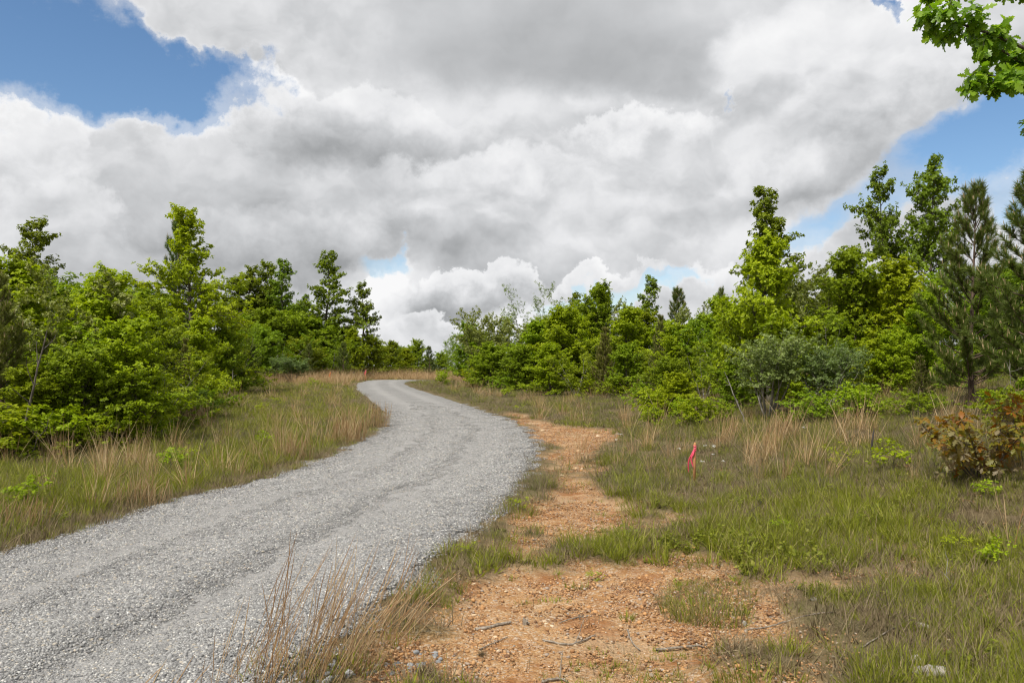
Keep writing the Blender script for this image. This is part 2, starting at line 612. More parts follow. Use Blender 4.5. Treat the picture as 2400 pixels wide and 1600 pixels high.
def terrain_z(x, y, sd=None, dm=None):
    x = np.asarray(x, float); y = np.asarray(y, float)
    sd = road_sd(x, y) if sd is None else sd
    dm = dirt_mask(x, y) if dm is None else dm
    z = land(x, y)
    near = 1 - sstep(30, 70, np.hypot(x, y))
    z = z + (fbm(x, y, 0.35, 4, 3) - 0.5) * 0.16 * sstep(0.0, 2.5, sd) * (0.3 + 0.7 * near)
    z = z - 0.07 * dm + (fbm(x, y, 3.5, 4, 12, 0.6) - 0.5) * 0.07 * dm
    z = z - 0.10 * (1 - sstep(-0.45, 0.06, sd))
    return z


# ------------------------------------------------------------------ ground sheet
def axis(lo, hi, step, far_lo, far_hi, grow=1.09):
    a = list(np.arange(lo, hi + 1e-6, step))
    s = step; v = a[-1]
    while v < far_hi:
        s *= grow; v += s; a.append(v)
    s = step; v = a[0]; pre = []
    while v > far_lo:
        s *= grow; v -= s; pre.append(v)
    return np.array(pre[::-1] + a)


gx = axis(-9, 9, 0.09, -900, 900, 1.07)
gy = axis(2.5, 24, 0.09, -60, 1500, 1.055)
GX, GY = np.meshgrid(gx, gy)
sd_g = road_sd(GX.ravel(), GY.ravel())
dm_g = dirt_mask(GX.ravel(), GY.ravel())
gz = terrain_z(GX.ravel(), GY.ravel(), sd_g, dm_g)
nx, ny = len(gx), len(gy)
ii = (np.arange(ny - 1)[:, None] * nx + np.arange(nx - 1)[None, :]).ravel()
gq = np.stack([ii, ii + 1, ii + nx + 1, ii + nx], 1)

m_ground, k, out = new_mat('earth_and_turf')
tc = k.n('ShaderNodeNewGeometry').outputs['Position']
dm = attr(k, 'dirt')
n1 = k.noise(tc, 1.3, 5, 0.6)
n2 = k.noise(tc, 9.0, 6, 0.65)
n3 = k.noise(tc, 55.0, 4, 0.7)
vo = k.voro(tc, 34.0, 'F1', 1.0, 0.6)
dirt_c = k.mix(k.smooth(n2.outputs[0], 0.3, 0.7), (0.235, 0.105, 0.036, 1), (0.385, 0.212, 0.086, 1))
dirt_c = k.mix(k.smooth(n1.outputs[0], 0.35, 0.7, 0.0, 0.6), dirt_c, (0.43, 0.275, 0.14, 1))
peb = k.ramp(k.n('ShaderNodeSeparateColor').outputs[0], [(0, (0.20, 0.095, 0.04)), (0.5, (0.44, 0.24, 0.10)), (0.85, (0.52, 0.36, 0.20)), (1.0, (0.60, 0.52, 0.42))])
k.put(peb.node.inputs[0].links[0].from_node.inputs[0], vo.outputs['Color'])
dirt_c = k.mix(k.smooth(n3.outputs[0], 0.42, 0.6, 0.0, 0.65), dirt_c, peb)
litter = k.mix(k.smooth(n2.outputs[0], 0.3, 0.7), (0.105, 0.072, 0.036, 1), (0.19, 0.145, 0.082, 1))
litter = k.mix(k.smooth(n1.outputs[0], 0.4, 0.7, 0.0, 0.55), litter, (0.10, 0.115, 0.035, 1))
n0 = k.noise(tc, 0.55, 4, 0.6)
dirt_c = k.mix(k.smooth(n0.outputs[0], 0.46, 0.64, 0.0, 0.75), dirt_c, k.mix(n2.outputs[0], (0.37, 0.25, 0.145, 1), (0.46, 0.33, 0.20, 1)))
dirt_c = k.mix(k.smooth(k.noise(tc, 2.1, 4, 0.6).outputs[0], 0.50, 0.66, 0.0, 0.75), dirt_c, (0.250, 0.098, 0.030, 1))
gc = k.mix(dm, litter, dirt_c)
p = k.n('ShaderNodeBsdfPrincipled')
k.put(p.inputs['Base Color'], gc)
p.inputs['Roughness'].default_value = 0.95
p.inputs['Specular IOR Level'].default_value = 0.15
h = k.m('ADD', k.m('MULTIPLY', n3.outputs[0], 0.6), k.m('MULTIPLY', vo.outputs['Distance'], -0.7))
bp = k.n('ShaderNodeBump'); bp.inputs['Strength'].default_value = 0.8; bp.inputs['Distance'].default_value = 0.025
k.put(bp.inputs['Height'], h)
k.put(p.inputs['Normal'], bp.outputs[0])
m_ground.node_tree.links.new(p.outputs[0], out.inputs[0])

ground = obj('ground', mesh_np('ground', np.stack([GX.ravel(), GY.ravel(), gz], 1), gq, m_ground, {'dirt': dm_g}, True))
tag(ground, kind='structure')

# ------------------------------------------------------------------ gravel road
NT_ = 33
tt = np.linspace(-0.02, 1.02, NT_)
edge_n = (fbm(np.arange(NR) * 0.59, np.zeros(NR), 0.35, 3, 5) - 0.5)
edge_m = (fbm(np.arange(NR) * 0.59, np.ones(NR) * 7, 0.35, 3, 9) - 0.5)
edge_n = edge_n + 0.55 * (fbm(np.arange(NR) * 1.9, np.zeros(NR), 1.0, 3, 15) - 0.5)
edge_m = edge_m + 0.55 * (fbm(np.arange(NR) * 1.9, np.ones(NR) * 3, 1.0, 3, 19) - 0.5)
L2 = EL_ + edge_n[:, None] * 0.35 * unit(EL_ - ER_)
R2 = ER_ + edge_m[:, None] * 0.35 * unit(ER_ - EL_)
RP = L2[:, None, :] * (1 - tt)[None, :, None] + R2[:, None, :] * tt[None, :, None]
rx, ry = RP[..., 0].ravel(), RP[..., 1].ravel()
T_all = np.broadcast_to(tt[None], (NR, NT_)).ravel()
crown = 0.05 * (1 - (2 * T_all - 1) ** 2)
track = np.exp(-((T_all - 0.30) / 0.085) ** 2) + np.exp(-((T_all - 0.68) / 0.085) ** 2)
edge_d = np.minimum(T_all, 1 - T_all)
rz = land(rx, ry) + 0.012 + crown - 0.020 * track - 0.16 * (1 - sstep(-0.03, 0.035, edge_d))
rz = rz + (fbm(rx, ry, 0.5, 2, 44) - 0.5) * 0.03
iq = (np.arange(NR - 1)[:, None] * NT_ + np.arange(NT_ - 1)[None, :]).ravel()
rq = np.stack([iq, iq + 1, iq + NT_ + 1, iq + NT_], 1)


def road_top(x, y):
    """height of the gravel and place across the road at points on it"""
    mid = (L2 + R2) / 2
    k_ = np.argmin((x[:, None] - mid[None, :, 0]) ** 2 + (y[:, None] - mid[None, :, 1]) ** 2, axis=1)
    a, b = L2[k_], R2[k_]
    ab = b - a
    t = ((x - a[:, 0]) * ab[:, 0] + (y - a[:, 1]) * ab[:, 1]) / (ab ** 2).sum(1)
    cr = 0.05 * (1 - (2 * t - 1) ** 2)
    tr = np.exp(-((t - 0.30) / 0.085) ** 2) + np.exp(-((t - 0.68) / 0.085) ** 2)
    ed = np.minimum(t, 1 - t)
    z = land(x, y) + 0.012 + cr - 0.020 * tr - 0.16 * (1 - sstep(-0.03, 0.035, ed)) + (fbm(x, y, 0.5, 2, 44) - 0.5) * 0.03
    return z, t, tr


m_road, k, out = new_mat('crushed_limestone')
tc = k.n('ShaderNodeNewGeometry').outputs['Position']
tr_a = attr(k, 'track')
n1 = k.noise(tc, 0.8, 5, 0.6)
n2 = k.noise(tc, 7.0, 5, 0.65)
v1 = k.voro(tc, 38.0, 'F1', 0.0)
v2 = k.voro(tc, 80.0, 'F1', 0.0)
sA = k.n('ShaderNodeSeparateColor'); k.put(sA.inputs[0], v1.outputs['Color'])
sB = k.n('ShaderNodeSeparateColor'); k.put(sB.inputs[0], v2.outputs['Color'])
STONE = [(0.0, (0.14, 0.14, 0.14)), (0.25, (0.225, 0.224, 0.221)), (0.6, (0.315, 0.311, 0.305)), (0.86, (0.40, 0.395, 0.385)), (0.95, (0.40, 0.36, 0.30)), (1.0, (0.60, 0.60, 0.58))]
c1 = k.ramp(sA.outputs[0], STONE)
c2 = k.ramp(sB.outputs[0], STONE)
c = k.mix(k.smooth(n2.outputs[0], 0.42, 0.58), c1, c2)
c = k.mix(k.m('MULTIPLY_ADD', tr_a, 0.5, 0.22), c, k.mix(n2.outputs[0], (0.275, 0.268, 0.26, 1), (0.335, 0.328, 0.318, 1)))
c = k.mix(1.0, c, k.lin(n1.outputs[0], 0.3, 0.7, 0.84, 1.00), 'MULTIPLY')
p = k.n('ShaderNodeBsdfPrincipled')
k.put(p.inputs['Base Color'], c)
p.inputs['Roughness'].default_value = 0.9
p.inputs['Specular IOR Level'].default_value = 0.25
h = k.m('ADD', k.m('MULTIPLY', v1.outputs['Distance'], -1.0), k.m('MULTIPLY', v2.outputs['Distance'], -0.5))
bp = k.n('ShaderNodeBump'); bp.inputs['Distance'].default_value = 0.03
k.put(bp.inputs['Strength'], k.lin(tr_a, 0, 1, 0.9, 0.45))
k.put(bp.inputs['Height'], h)
k.put(p.inputs['Normal'], bp.outputs[0])
m_road.node_tree.links.new(p.outputs[0], out.inputs[0])
road = obj('gravel_road', mesh_np('gravel_road', np.stack([rx, ry, rz], 1), rq, m_road, {'track': np.clip(track, 0, 1)}, True))
tag(road, kind='structure')


# ------------------------------------------------------------------ leaves and needles
def leaf_simple(fold=0.10, droop=0.16, w=0.30):
    """small leaf: two halves folded along the midrib"""
    V = np.array([[0, 0, 0], [0.52, w, fold - droop * 0.3], [0.52, -w, fold - droop * 0.3], [0.50, 0, -droop * 0.25], [1.0, 0, -droop]])
    T = np.array([[0, 3, 1], [0, 2, 3], [1, 3, 4], [2, 4, 3]])
    return V, T


def leaf_lobed(depth=1.0, droop=0.30):
    half = [(0.0, 0.015), (0.14, 0.05), (0.24, 0.20), (0.32, 0.10 + 0.1 * (1 - depth)), (0.45, 0.33), (0.55, 0.13 + 0.14 * (1 - depth)), (0.68, 0.34), (0.79, 0.12 + 0.1 * (1 - depth)), (0.90, 0.16), (1.0, 0.0)]
    V, T = [], []
    for x, _ in half:
        V.append((x, 0, -droop * x * x))
    n = len(half)
    for s in (1, -1):
        o = len(V)
        for x, y in half:
            V.append((x + (0.05 if y > 0.15 else 0), s * y, -droop * x * x + 0.28 * y - 0.5 * y * y))
        for i in range(n - 1):
            a, b, c, d = i, i + 1, o + i + 1, o + i
            T += [(a, b, c), (a, c, d)] if s > 0 else [(a, c, b), (a, d, c)]
    return np.array(V), np.array(T)


LEAF = leaf_simple()
LEAF_NARROW = leaf_simple(0.06, 0.12, 0.17)
LEAF_LOBED = leaf_lobed()
LEAF_OAK = leaf_lobed(0.75, 0.25)


def scatter_leaves(P, D, N, S, tmpl):
    """copies of a leaf at points P, pointing along D with upper side N"""
    V, T = tmpl
    D = unit(D)
    Y = unit(np.cross(N, D)); Z = np.cross(D, Y)
    W_ = P[:, None, :] + S[:, None, None] * (V[None, :, 0, None] * D[:, None, :] + V[None, :, 1, None] * Y[:, None, :] + V[None, :, 2, None] * Z[:, None, :])
    n, m = len(P), len(V)
    F_ = (T[None] + (np.arange(n) * m)[:, None, None]).reshape(-1, 3)
    return W_.reshape(-1, 3), F_


def rosettes(P, D, R, k, size, droop, spread=1.0, up=0.6, jit=0.35):
    """whorls of k leaves round the twig ends P pointing along D"""
    n = len(P)
    P = np.repeat(P, k, 0); D = unit(np.repeat(D, k, 0))
    ang = (np.tile(np.arange(k), n) + R.random(n * k) * 0.8) * 2 * math.pi / k + np.repeat(R.random(n) * 6.28, k)
    ref = np.tile(np.array([[0.2, 0.1, 1.0]]), (n * k, 1))
    A = unit(np.cross(D, ref) + 1e-4); B = np.cross(D, A)
    rad = np.cos(ang)[:, None] * A + np.sin(ang)[:, None] * B
    L = unit(0.45 * D + spread * rad + np.array([0, 0, -droop]) + R.normal(0, jit * 0.5, (n * k, 3)))
    N = unit(np.array([0, 0, up]) + 0.5 * D + R.normal(0, jit, (n * k, 3)))
    S = size * R.uniform(0.6, 1.15, n * k)
    P = P - D * (R.random(n * k) * 0.55 * size)[:, None]
    return P, L, N, S


def bend_path(p, d, length, n, R, wob=0.12, lift=0.0):
    pts = [np.array(p, float)]
    d = unit(d)
    st = length / n
    for i in range(n):
        d = unit(d + R.normal(0, wob, 3) + np.array([0, 0, lift]))
        pts.append(pts[-1] + d * st)
    return np.array(pts)


def crown_mesh(name, P, L, N, S, tmpl, mat, R, tone=None):
    V, T = scatter_leaves(P, L, N, S, tmpl)
    r = R.random(len(P)) if tone is None else np.clip(tone + R.normal(0, 0.18, len(P)), 0, 1)
    return mesh_np(name, V, T, mat, {'rnd': np.repeat(r, len(tmpl[0]))})


def broadleaf(seed, H, base, prof, R0, n_prim, leaf, k, mat, bark, droop=0.35, elev=(15, 60), stems=1, sec=4.0, tw=3, gaps=0.0, tmpl=None, trunk_r=None, lean=0.0, lift=0.03, up=0.6):
    """meshes of wood and crown: trunk or stems, limbs, side branches, twigs, whorls of leaves"""
    R = np.random.default_rng(seed)
    wood = Soup()
    tips, tdir, tone = [], [], []
    trunk_r = trunk_r or 0.012 * H + 0.015
    for s in range(stems):
        if stems == 1:
            d0 = np.array([lean * R.normal(), lean * R.normal(), 1.0]); hh = H; off = np.zeros(3)
        else:
            a = 6.283 * (s + R.random() * 0.7) / stems
            sp_ = R.uniform(0.15, 0.55)
            d0 = np.array([math.cos(a) * sp_, math.sin(a) * sp_, 1.0]); hh = H * R.uniform(0.72, 1.0); off = np.array([math.cos(a), math.sin(a), 0]) * 0.04 * H * R.random()
        nt = 12
        tp = bend_path(off, d0, hh / unit(d0)[2], nt, R, 0.05, 0.03)
        tp[:, 2] *= hh / tp[-1, 2]
        if stems == 1:
            tp[:, :2] -= np.linspace(0, 1, nt + 1)[:, None] * tp[-1, :2] * 0.85   # grows up over its own foot
        rr = trunk_r / (1 if stems == 1 else stems ** 0.55)
        ts = np.linspace(0, 1, nt + 1)
        wood.tube(tp, rr * (1 - 0.92 * ts) * (1 + 0.5 * np.exp(-ts * 18)), 7)
        np_ = max(3, int(n_prim / stems))
        for i in range(np_):
            t = base + (1 - base) * ((i + R.random()) / np_) ** 0.9
            if R.random() < gaps:
                continue
            p = np.array([np.interp(t, ts, tp[:, c]) for c in range(3)])
            az = i * 2.39996 + R.normal(0, 0.5)
            u = (t - base) / (1 - base)
            el = math.radians(elev[0] + (elev[1] - elev[0]) * u + R.normal(0, 9))
            ln = R0 * prof(u) * R.uniform(0.6, 1.2)
            if ln < 0.12:
                ln = 0.12
            d = np.array([math.cos(az) * math.cos(el), math.sin(az) * math.cos(el), math.sin(el)])
            bp_ = bend_path(p, d, ln, 6, R, 0.10, lift)
            r0 = min(rr * (1 - 0.85 * t) * 0.55, 0.02 * ln + 0.004)
            wood.tube(bp_, r0 * np.linspace(1, 0.2, 7), 4)
            bt = np.linspace(0, 1, 7)
            lt = R.random()
            ns = max(2, int(sec * ln * 1.6) + 2)
            for j in range(ns + 1):
                q = 0.18 + 0.82 * (j + R.random() * 0.7) / (ns + 0.7) if j < ns else 1.0
                q = min(q, 1.0)
                ps = np.array([np.interp(q, bt, bp_[:, c]) for c in range(3)])
                dd = unit(bp_[-1] - bp_[0])
                side = unit(np.cross(dd, [0, 0, 1])) * (1 if j % 2 else -1)
                ds = unit(dd * R.uniform(0.5, 1.0) + side * R.uniform(0.3, 1.0) + np.array([0, 0, R.normal(0.12, 0.35)]))
                if j == ns:
                    ds = dd
                l2 = (0.16 + 0.34 * ln * (1 - 0.55 * q)) * R.uniform(0.7, 1.2)
                sp2 = bend_path(ps, ds, l2, 3, R, 0.16, 0.02)
                wood.tube(sp2, max(r0 * 0.35, 0.003) * np.linspace(1, 0.4, 4), 3)
                nt2 = max(2, int(tw * (0.6 + l2)))
                for m_ in range(nt2):
                    w = (m_ + 0.5 + R.random() * 0.5) / nt2
                    w = min(w, 1.0)
                    pt = np.array([np.interp(w, np.linspace(0, 1, 4), sp2[:, c]) for c in range(3)])
                    dt = unit(unit(sp2[-1] - sp2[0]) * 0.8 + R.normal(0, 0.55, 3) + np.array([0, 0, 0.2]))
                    e = pt + dt * leaf * R.uniform(0.5, 1.4)
                    tips.append(e); tdir.append(dt); tone.append(0.28 * lt + 0.36 + R.normal(0, 0.1))
    tips = np.array(tips); tdir = np.array(tdir); tone = np.array(tone)
    P, L, N, S = rosettes(tips, tdir, R, k, leaf, droop, up=up)
    crown = crown_mesh('crown', P, L, N, S, tmpl or LEAF, mat, R, np.repeat(tone, k))
    return wood.mesh('trunk', bark, True), crown


def pine(seed, H, R0, whorl, shoots, needles, nlen, mat, bark, candle_mat, base=0.12, nw=0.0045, elev=(5, 50)):
    R = np.random.default_rng(seed)
    wood, cand = Soup(), Soup()
    nt = 14
    tp = bend_path((0, 0, 0), (0.02, 0.0, 1), H, nt, R, 0.02, 0.02)
    tp[:, 2] *= H / tp[-1, 2]
    ts = np.linspace(0, 1, nt + 1)
    wood.tube(tp, (0.0145 * H + 0.008) * (1 - 0.93 * ts), 8)
    NP, ND, NA = [], [], []

    def shoot(p, d, ln, full=True):
        e = bend_path(p, d, ln, 3, R, 0.08, 0.10)
        wood.tube(e, np.linspace(0.010, 0.005, 4), 3)
        axis_ = unit(e[-1] - e[0])
        q = R.random(needles) ** 0.8
        NP.append(e[0] + (e[-1] - e[0]) * q[:, None])
        ND.append(np.tile(axis_, (needles, 1)))
        NA.append(q)
        if R.random() < 0.75:
            for c_ in range(1 + int(R.random() < 0.4)):
                ct = bend_path(e[-1], axis_ * 0.4 + np.array([R.normal(0, 0.15), R.normal(0, 0.15), 1.0]), R.uniform(0.07, 0.20), 2, R, 0.03, 0.1)
                cand.tube(ct, [0.009, 0.010, 0.004], 4)

    h = base * H
    w = 0
    while h < H * 0.99:
        u = (h / H - base) / (1 - base)
        nb = whorl + int(R.integers(-1, 2))
        for b in range(max(3, nb)):
            az = 6.283 * (b + R.random() * 0.7) / nb + w * 1.1
            ln = R0 * (1.0 - u) ** 0.75 * R.uniform(0.55, 1.1) * (0.75 + 0.25 * min(1, u * 5)) + 0.18
            el = math.radians(elev[0] + (elev[1] - elev[0]) * u + R.normal(0, 8))
            p = np.array([np.interp(h / H, ts, tp[:, c]) for c in range(3)]) + np.array([0, 0, R.normal(0, 0.06)])
            d = np.array([math.cos(az) * math.cos(el), math.sin(az) * math.cos(el), math.sin(el)])
            bp_ = bend_path(p, d, ln, 6, R, 0.07, 0.09)
            wood.tube(bp_, np.linspace(0.012 + 0.008 * ln, 0.006, 7), 4)
            ns = max(2, int(shoots * ln))
            for j in range(ns):
                q = 0.30 + 0.70 * (j + R.random()) / ns
                ps = np.array([np.interp(q, np.linspace(0, 1, 7), bp_[:, c]) for c in range(3)])
                dd = unit(bp_[-1] - bp_[2])
                side = unit(np.cross(dd, [0, 0, 1])) * (1 if j % 2 else -1)
                shoot(ps, dd * 0.8 + side * R.uniform(0.2, 0.9) + np.array([0, 0, R.uniform(0.0, 0.6)]), R.uniform(0.16, 0.34))
            shoot(bp_[-1], bp_[-1] - bp_[-2] + np.array([0, 0, 0.03]), R.uniform(0.2, 0.35))
        h += H * R.uniform(0.055, 0.085)
        w += 1
    shoot(tp[-1] - np.array([0, 0, 0.25]), (0, 0, 1), 0.35)
    for c_ in range(5):
        cand.tube(bend_path(tp[-1], (R.normal(0, 0.2), R.normal(0, 0.2), 1), R.uniform(0.14, 0.3), 2, R, 0.02, 0.1), [0.010, 0.011, 0.004], 4)
    P = np.concatenate(NP); D = np.concatenate(ND); n = len(P)
    ref = R.normal(0, 1, (n, 3))
    rad = unit(ref - (ref * D).sum(1, keepdims=True) * D)
    L = unit(D * R.uniform(0.35, 1.2, (n, 1)) + rad * R.uniform(0.5, 1.0, (n, 1)) + np.array([0, 0, 0.05]))
    tmpl = (np.array([[0, nw / nlen, 0], [0, -nw / nlen, 0], [0.6, 0, -0.02], [1.0, 0, -0.10]]), np.array([[0, 1, 2], [2, 1, 3]]))
    tmpl = (np.array([[0, nw / nlen, 0], [0, -nw / nlen, 0], [1.0, 0, -0.06]]), np.array([[0, 1, 2]]))
    S = nlen * R.uniform(0.7, 1.1, n)
    V, T = scatter_leaves(P, L, unit(R.normal(0, 1, (n, 3))), S, tmpl)
    r = np.repeat(np.clip(R.normal(0.5, 0.2, n), 0, 1), 3)
    return wood.mesh('trunk', bark, True), mesh_np('crown', V, T, mat, {'rnd': r}), cand.mesh('candles', candle_mat, True)


# colours of the leaves themselves
M_YG = leaf_mat('leaf_fresh_oak', (0.205, 0.280, 0.007), (0.310, 0.400, 0.010), (0.415, 0.485, 0.020), 0.46, hue=0.09)
M_MID = leaf_mat('leaf_hickory', (0.155, 0.228, 0.009), (0.238, 0.328, 0.012), (0.330, 0.415, 0.025), 0.44, hue=0.10)
M_DK = leaf_mat('leaf_old_oak', (0.118, 0.175, 0.011), (0.178, 0.250, 0.015), (0.260, 0.335, 0.028), 0.40, hue=0.10)
M_OLIVE = leaf_mat('leaf_olive', (0.125, 0.165, 0.022), (0.205, 0.250, 0.040), (0.380, 0.410, 0.170), 0.40, 0.40, 0.4, hue=0.10)
M_GREY = leaf_mat('leaf_grey_green', (0.125, 0.190, 0.045), (0.195, 0.275, 0.075), (0.320, 0.395, 0.165), 0.38, 0.45, 0.3)
M_LOC = leaf_mat('leaf_locust', (0.120, 0.185, 0.020), (0.185, 0.260, 0.035), (0.280, 0.345, 0.080), 0.44)
M_RED = leaf_mat('leaf_red_young', (0.300, 0.125, 0.014), (0.215, 0.225, 0.020), (0.270, 0.225, 0.130), 0.44, 0.45, 0.3, 0.02, (1.3, 0.9, 0.35))
M_BIG = leaf_mat('leaf_white_oak', (0.135, 0.225, 0.012), (0.205, 0.310, 0.018), (0.300, 0.400, 0.040), 0.52, 0.32, 0.5)
M_PINE = leaf_mat('needle_pine', (0.066, 0.108, 0.018), (0.112, 0.165, 0.028), (0.190, 0.225, 0.050), 0.34, 0.5, 0.3, 0.1)
M_PINEB = leaf_mat('needle_pine_brown', (0.095, 0.115, 0.020), (0.150, 0.170, 0.030), (0.235, 0.225, 0.060), 0.34, 0.5, 0.3, 0.1)
M_CANDLE = rnd_mat('pine_candle', [(0, (0.26, 0.20, 0.10)), (1, (0.40, 0.30, 0.17))])
M_BARK = bark_mat('bark_grey_brown', (0.050, 0.040, 0.032), (0.135, 0.115, 0.095))
M_BARKG = bark_mat('bark_pale_grey', (0.13, 0.115, 0.10), (0.30, 0.275, 0.245))
M_BARKP = bark_mat('bark_pine', (0.060, 0.038, 0.028), (0.165, 0.110, 0.080), 10, 0.9)

ovoid = lambda u: max(0.18, (1.0 - u ** 3.0) ** 0.60 * (0.86 + 0.14 * math.sin(u * 23)))
column = lambda u: max(0.24, 0.85 * (1 - u ** 3.4) ** 0.8 + 0.24 * math.sin(u * 19) * (1 - u))
pyram = lambda u: max(0.22, (1.0 - u ** 1.5) * 0.95 + 0.18 * math.sin(u * 26) * (1 - 0.6 * u))
fan = lambda u: 0.7 + 0.3 * u

PROTO = {}


def proto(name, H, meshes, parts=('trunk', 'crown')):
    V = np.empty(len(meshes[1].vertices) * 3, np.float32)
    meshes[1].vertices.foreach_get('co', V)
    V = V.reshape(-1, 3)

    PROTO[name] = (float(np.percentile(V[:, 2], 99.9)), meshes, parts)


proto('oak1', 5, broadleaf(11, 5.0, 0.03, ovoid, 1.75, 64, 0.122, 8, M_YG, M_BARK, sec=5, tw=4.6))
proto('oak2', 5, broadleaf(12, 5.0, 0.02, ovoid, 1.95, 62, 0.128, 8, M_YG, M_BARK, droop=0.5, sec=5, tw=4.4))
proto('oak3', 5, broadleaf(13, 5.2, 0.04, ovoid, 1.65, 62, 0.118, 8, M_MID, M_BARK, droop=0.3, sec=5, tw=4.6))
proto('oak4', 5, broadleaf(14, 4.8, 0.02, ovoid, 2.1, 62, 0.122, 8, M_MID, M_BARK, droop=0.45, sec=5, tw=4.4))
proto('oak5', 5, broadleaf(15, 5.2, 0.10, fan, 1.25, 46, 0.115, 7, M_MID, M_BARKG, stems=4, elev=(15, 55), sec=4.5, tw=4, gaps=0.12))
proto('tall1', 10, broadleaf(21, 10, 0.16, column, 2.3, 68, 0.165, 8, M_DK, M_BARK, elev=(0, 50), gaps=0.14, sec=3.8, tw=3.8))
proto('tall2', 10, broadleaf(22, 10, 0.20, column, 2.1, 62, 0.165, 8, M_DK, M_BARK, elev=(5, 45), gaps=0.22, sec=3.8, tw=3.8))
proto('tall3', 10, broadleaf(23, 10, 0.14, pyram, 2.5, 70, 0.165, 8, M_DK, M_BARK, elev=(-5, 50), gaps=0.12, sec=3.8, tw=3.8))
cone = lambda u: max(0.20, (1.0 - u ** 1.35) * 0.9 + 0.10 * math.sin(u * 31) * (1 - u))
proto('tall4', 10, broadleaf(27, 10, 0.14, cone, 2.3, 84, 0.160, 8, M_DK, M_BARK, elev=(0, 48), gaps=0.03, sec=4.2, tw=4.0))
proto('gum', 10, broadleaf(24, 10, 0.08, pyram, 2.9, 80, 0.155, 8, M_YG, M_BARK, elev=(-2, 45), gaps=0.08, sec=4.0, droop=0.25, tw=3.8))
proto('olive1', 4, broadleaf(31, 4.0, 0.10, fan, 1.2, 60, 0.085, 8, M_OLIVE, M_BARK, stems=5, elev=(20, 60), sec=5, tw=5, up=0.3))
proto('grey1', 3.2, broadleaf(32, 3.0, 0.50, fan, 0.85, 99, 0.085, 8, M_GREY, M_BARKG, stems=11, elev=(5, 55), sec=5, tw=4, trunk_r=0.13))
proto('locust1', 7, broadleaf(33, 7.0, 0.35, fan, 1.7, 50, 0.14, 7, M_LOC, M_BARK, stems=5, elev=(20, 60), gaps=0.1, tmpl=LEAF_NARROW, sec=3.0, tw=3))
proto('bush1', 1.4, broadleaf(41, 1.4, 0.02, ovoid, 0.85, 30, 0.105, 8, M_YG, M_BARK, stems=4, elev=(0, 55), trunk_r=0.03))
proto('bush2', 1.4, broadleaf(42, 1.3, 0.02, ovoid, 0.95, 30, 0.095, 8, M_MID, M_BARK, stems=5, elev=(0, 55), trunk_r=0.03))
proto('sprout1', 0.6, broadleaf(43, 0.55, 0.12, ovoid, 0.26, 9, 0.085, 5, M_YG, M_BARK, stems=3, elev=(20, 65), tw=2, sec=2.0, trunk_r=0.012))
proto('sprout2', 0.6, broadleaf(44, 0.5, 0.10, fan, 0.25, 9, 0.075, 5, M_YG, M_BARK, stems=4, elev=(15, 60), tw=2, sec=2.0, trunk_r=0.012, tmpl=LEAF_NARROW))
proto('pine1', 6, pine(51, 5.6, 1.75, 6, 6.5, 85, 0.20, M_PINE, M_BARKP, M_CANDLE, nw=0.0075), ('trunk', 'crown', 'candles'))
proto('pine2', 6, pine(52, 5.6, 1.35, 6, 6.5, 80, 0.20, M_PINEB, M_BARKP, M_CANDLE, base=0.04, nw=0.0075), ('trunk', 'crown', 'candles'))

PART_NAME = {'trunk': 'trunk', 'crown': 'crown', 'candles': 'shoot_tips'}


def plant(name, kind, x, y, height, label, cat, group=None, rot=None, wide=1.0, z=None, sink=0.03, lean=None):
    h0, meshes, parts = PROTO[kind]
    s = height / h0
    zz = float(terrain_z(np.array([x]), np.array([y]))[0]) if z is None else z
    e = bpy.data.objects.new(name, None)
    COL.objects.link(e)
    e.empty_display_size = 0.3
    e.location = (x, y, zz - sink)
    e.rotation_euler = (lean[0] if lean else 0, lean[1] if lean else 0, random.random() * 6.283 if rot is None else rot)
    e.scale = (s * wide, s * wide, s)
    tag(e, label, cat, group)
    for me, pn in zip(meshes, parts):
        c = obj(PART_NAME[pn], me, e)
        if pn == 'candles':
            c['kind'] = 'stuff'
    return e


def stand(name, kind, px, d, top, label, cat, group=None, rot=None, wide=1.0, lean=None):
    """a tree d metres away at the bearing of px whose tip reaches the height seen at top"""
    v = px_dir(px, top)
    x = v[0] / v[1] * d
    zt = CAM_Z + v[2] / v[1] * d
    z = float(terrain_z(np.array([x]), np.array([d]))[0])
    return plant(name, kind, x, d, max(0.3, zt - z), label, cat, group, rot, wide, z, lean=lean)


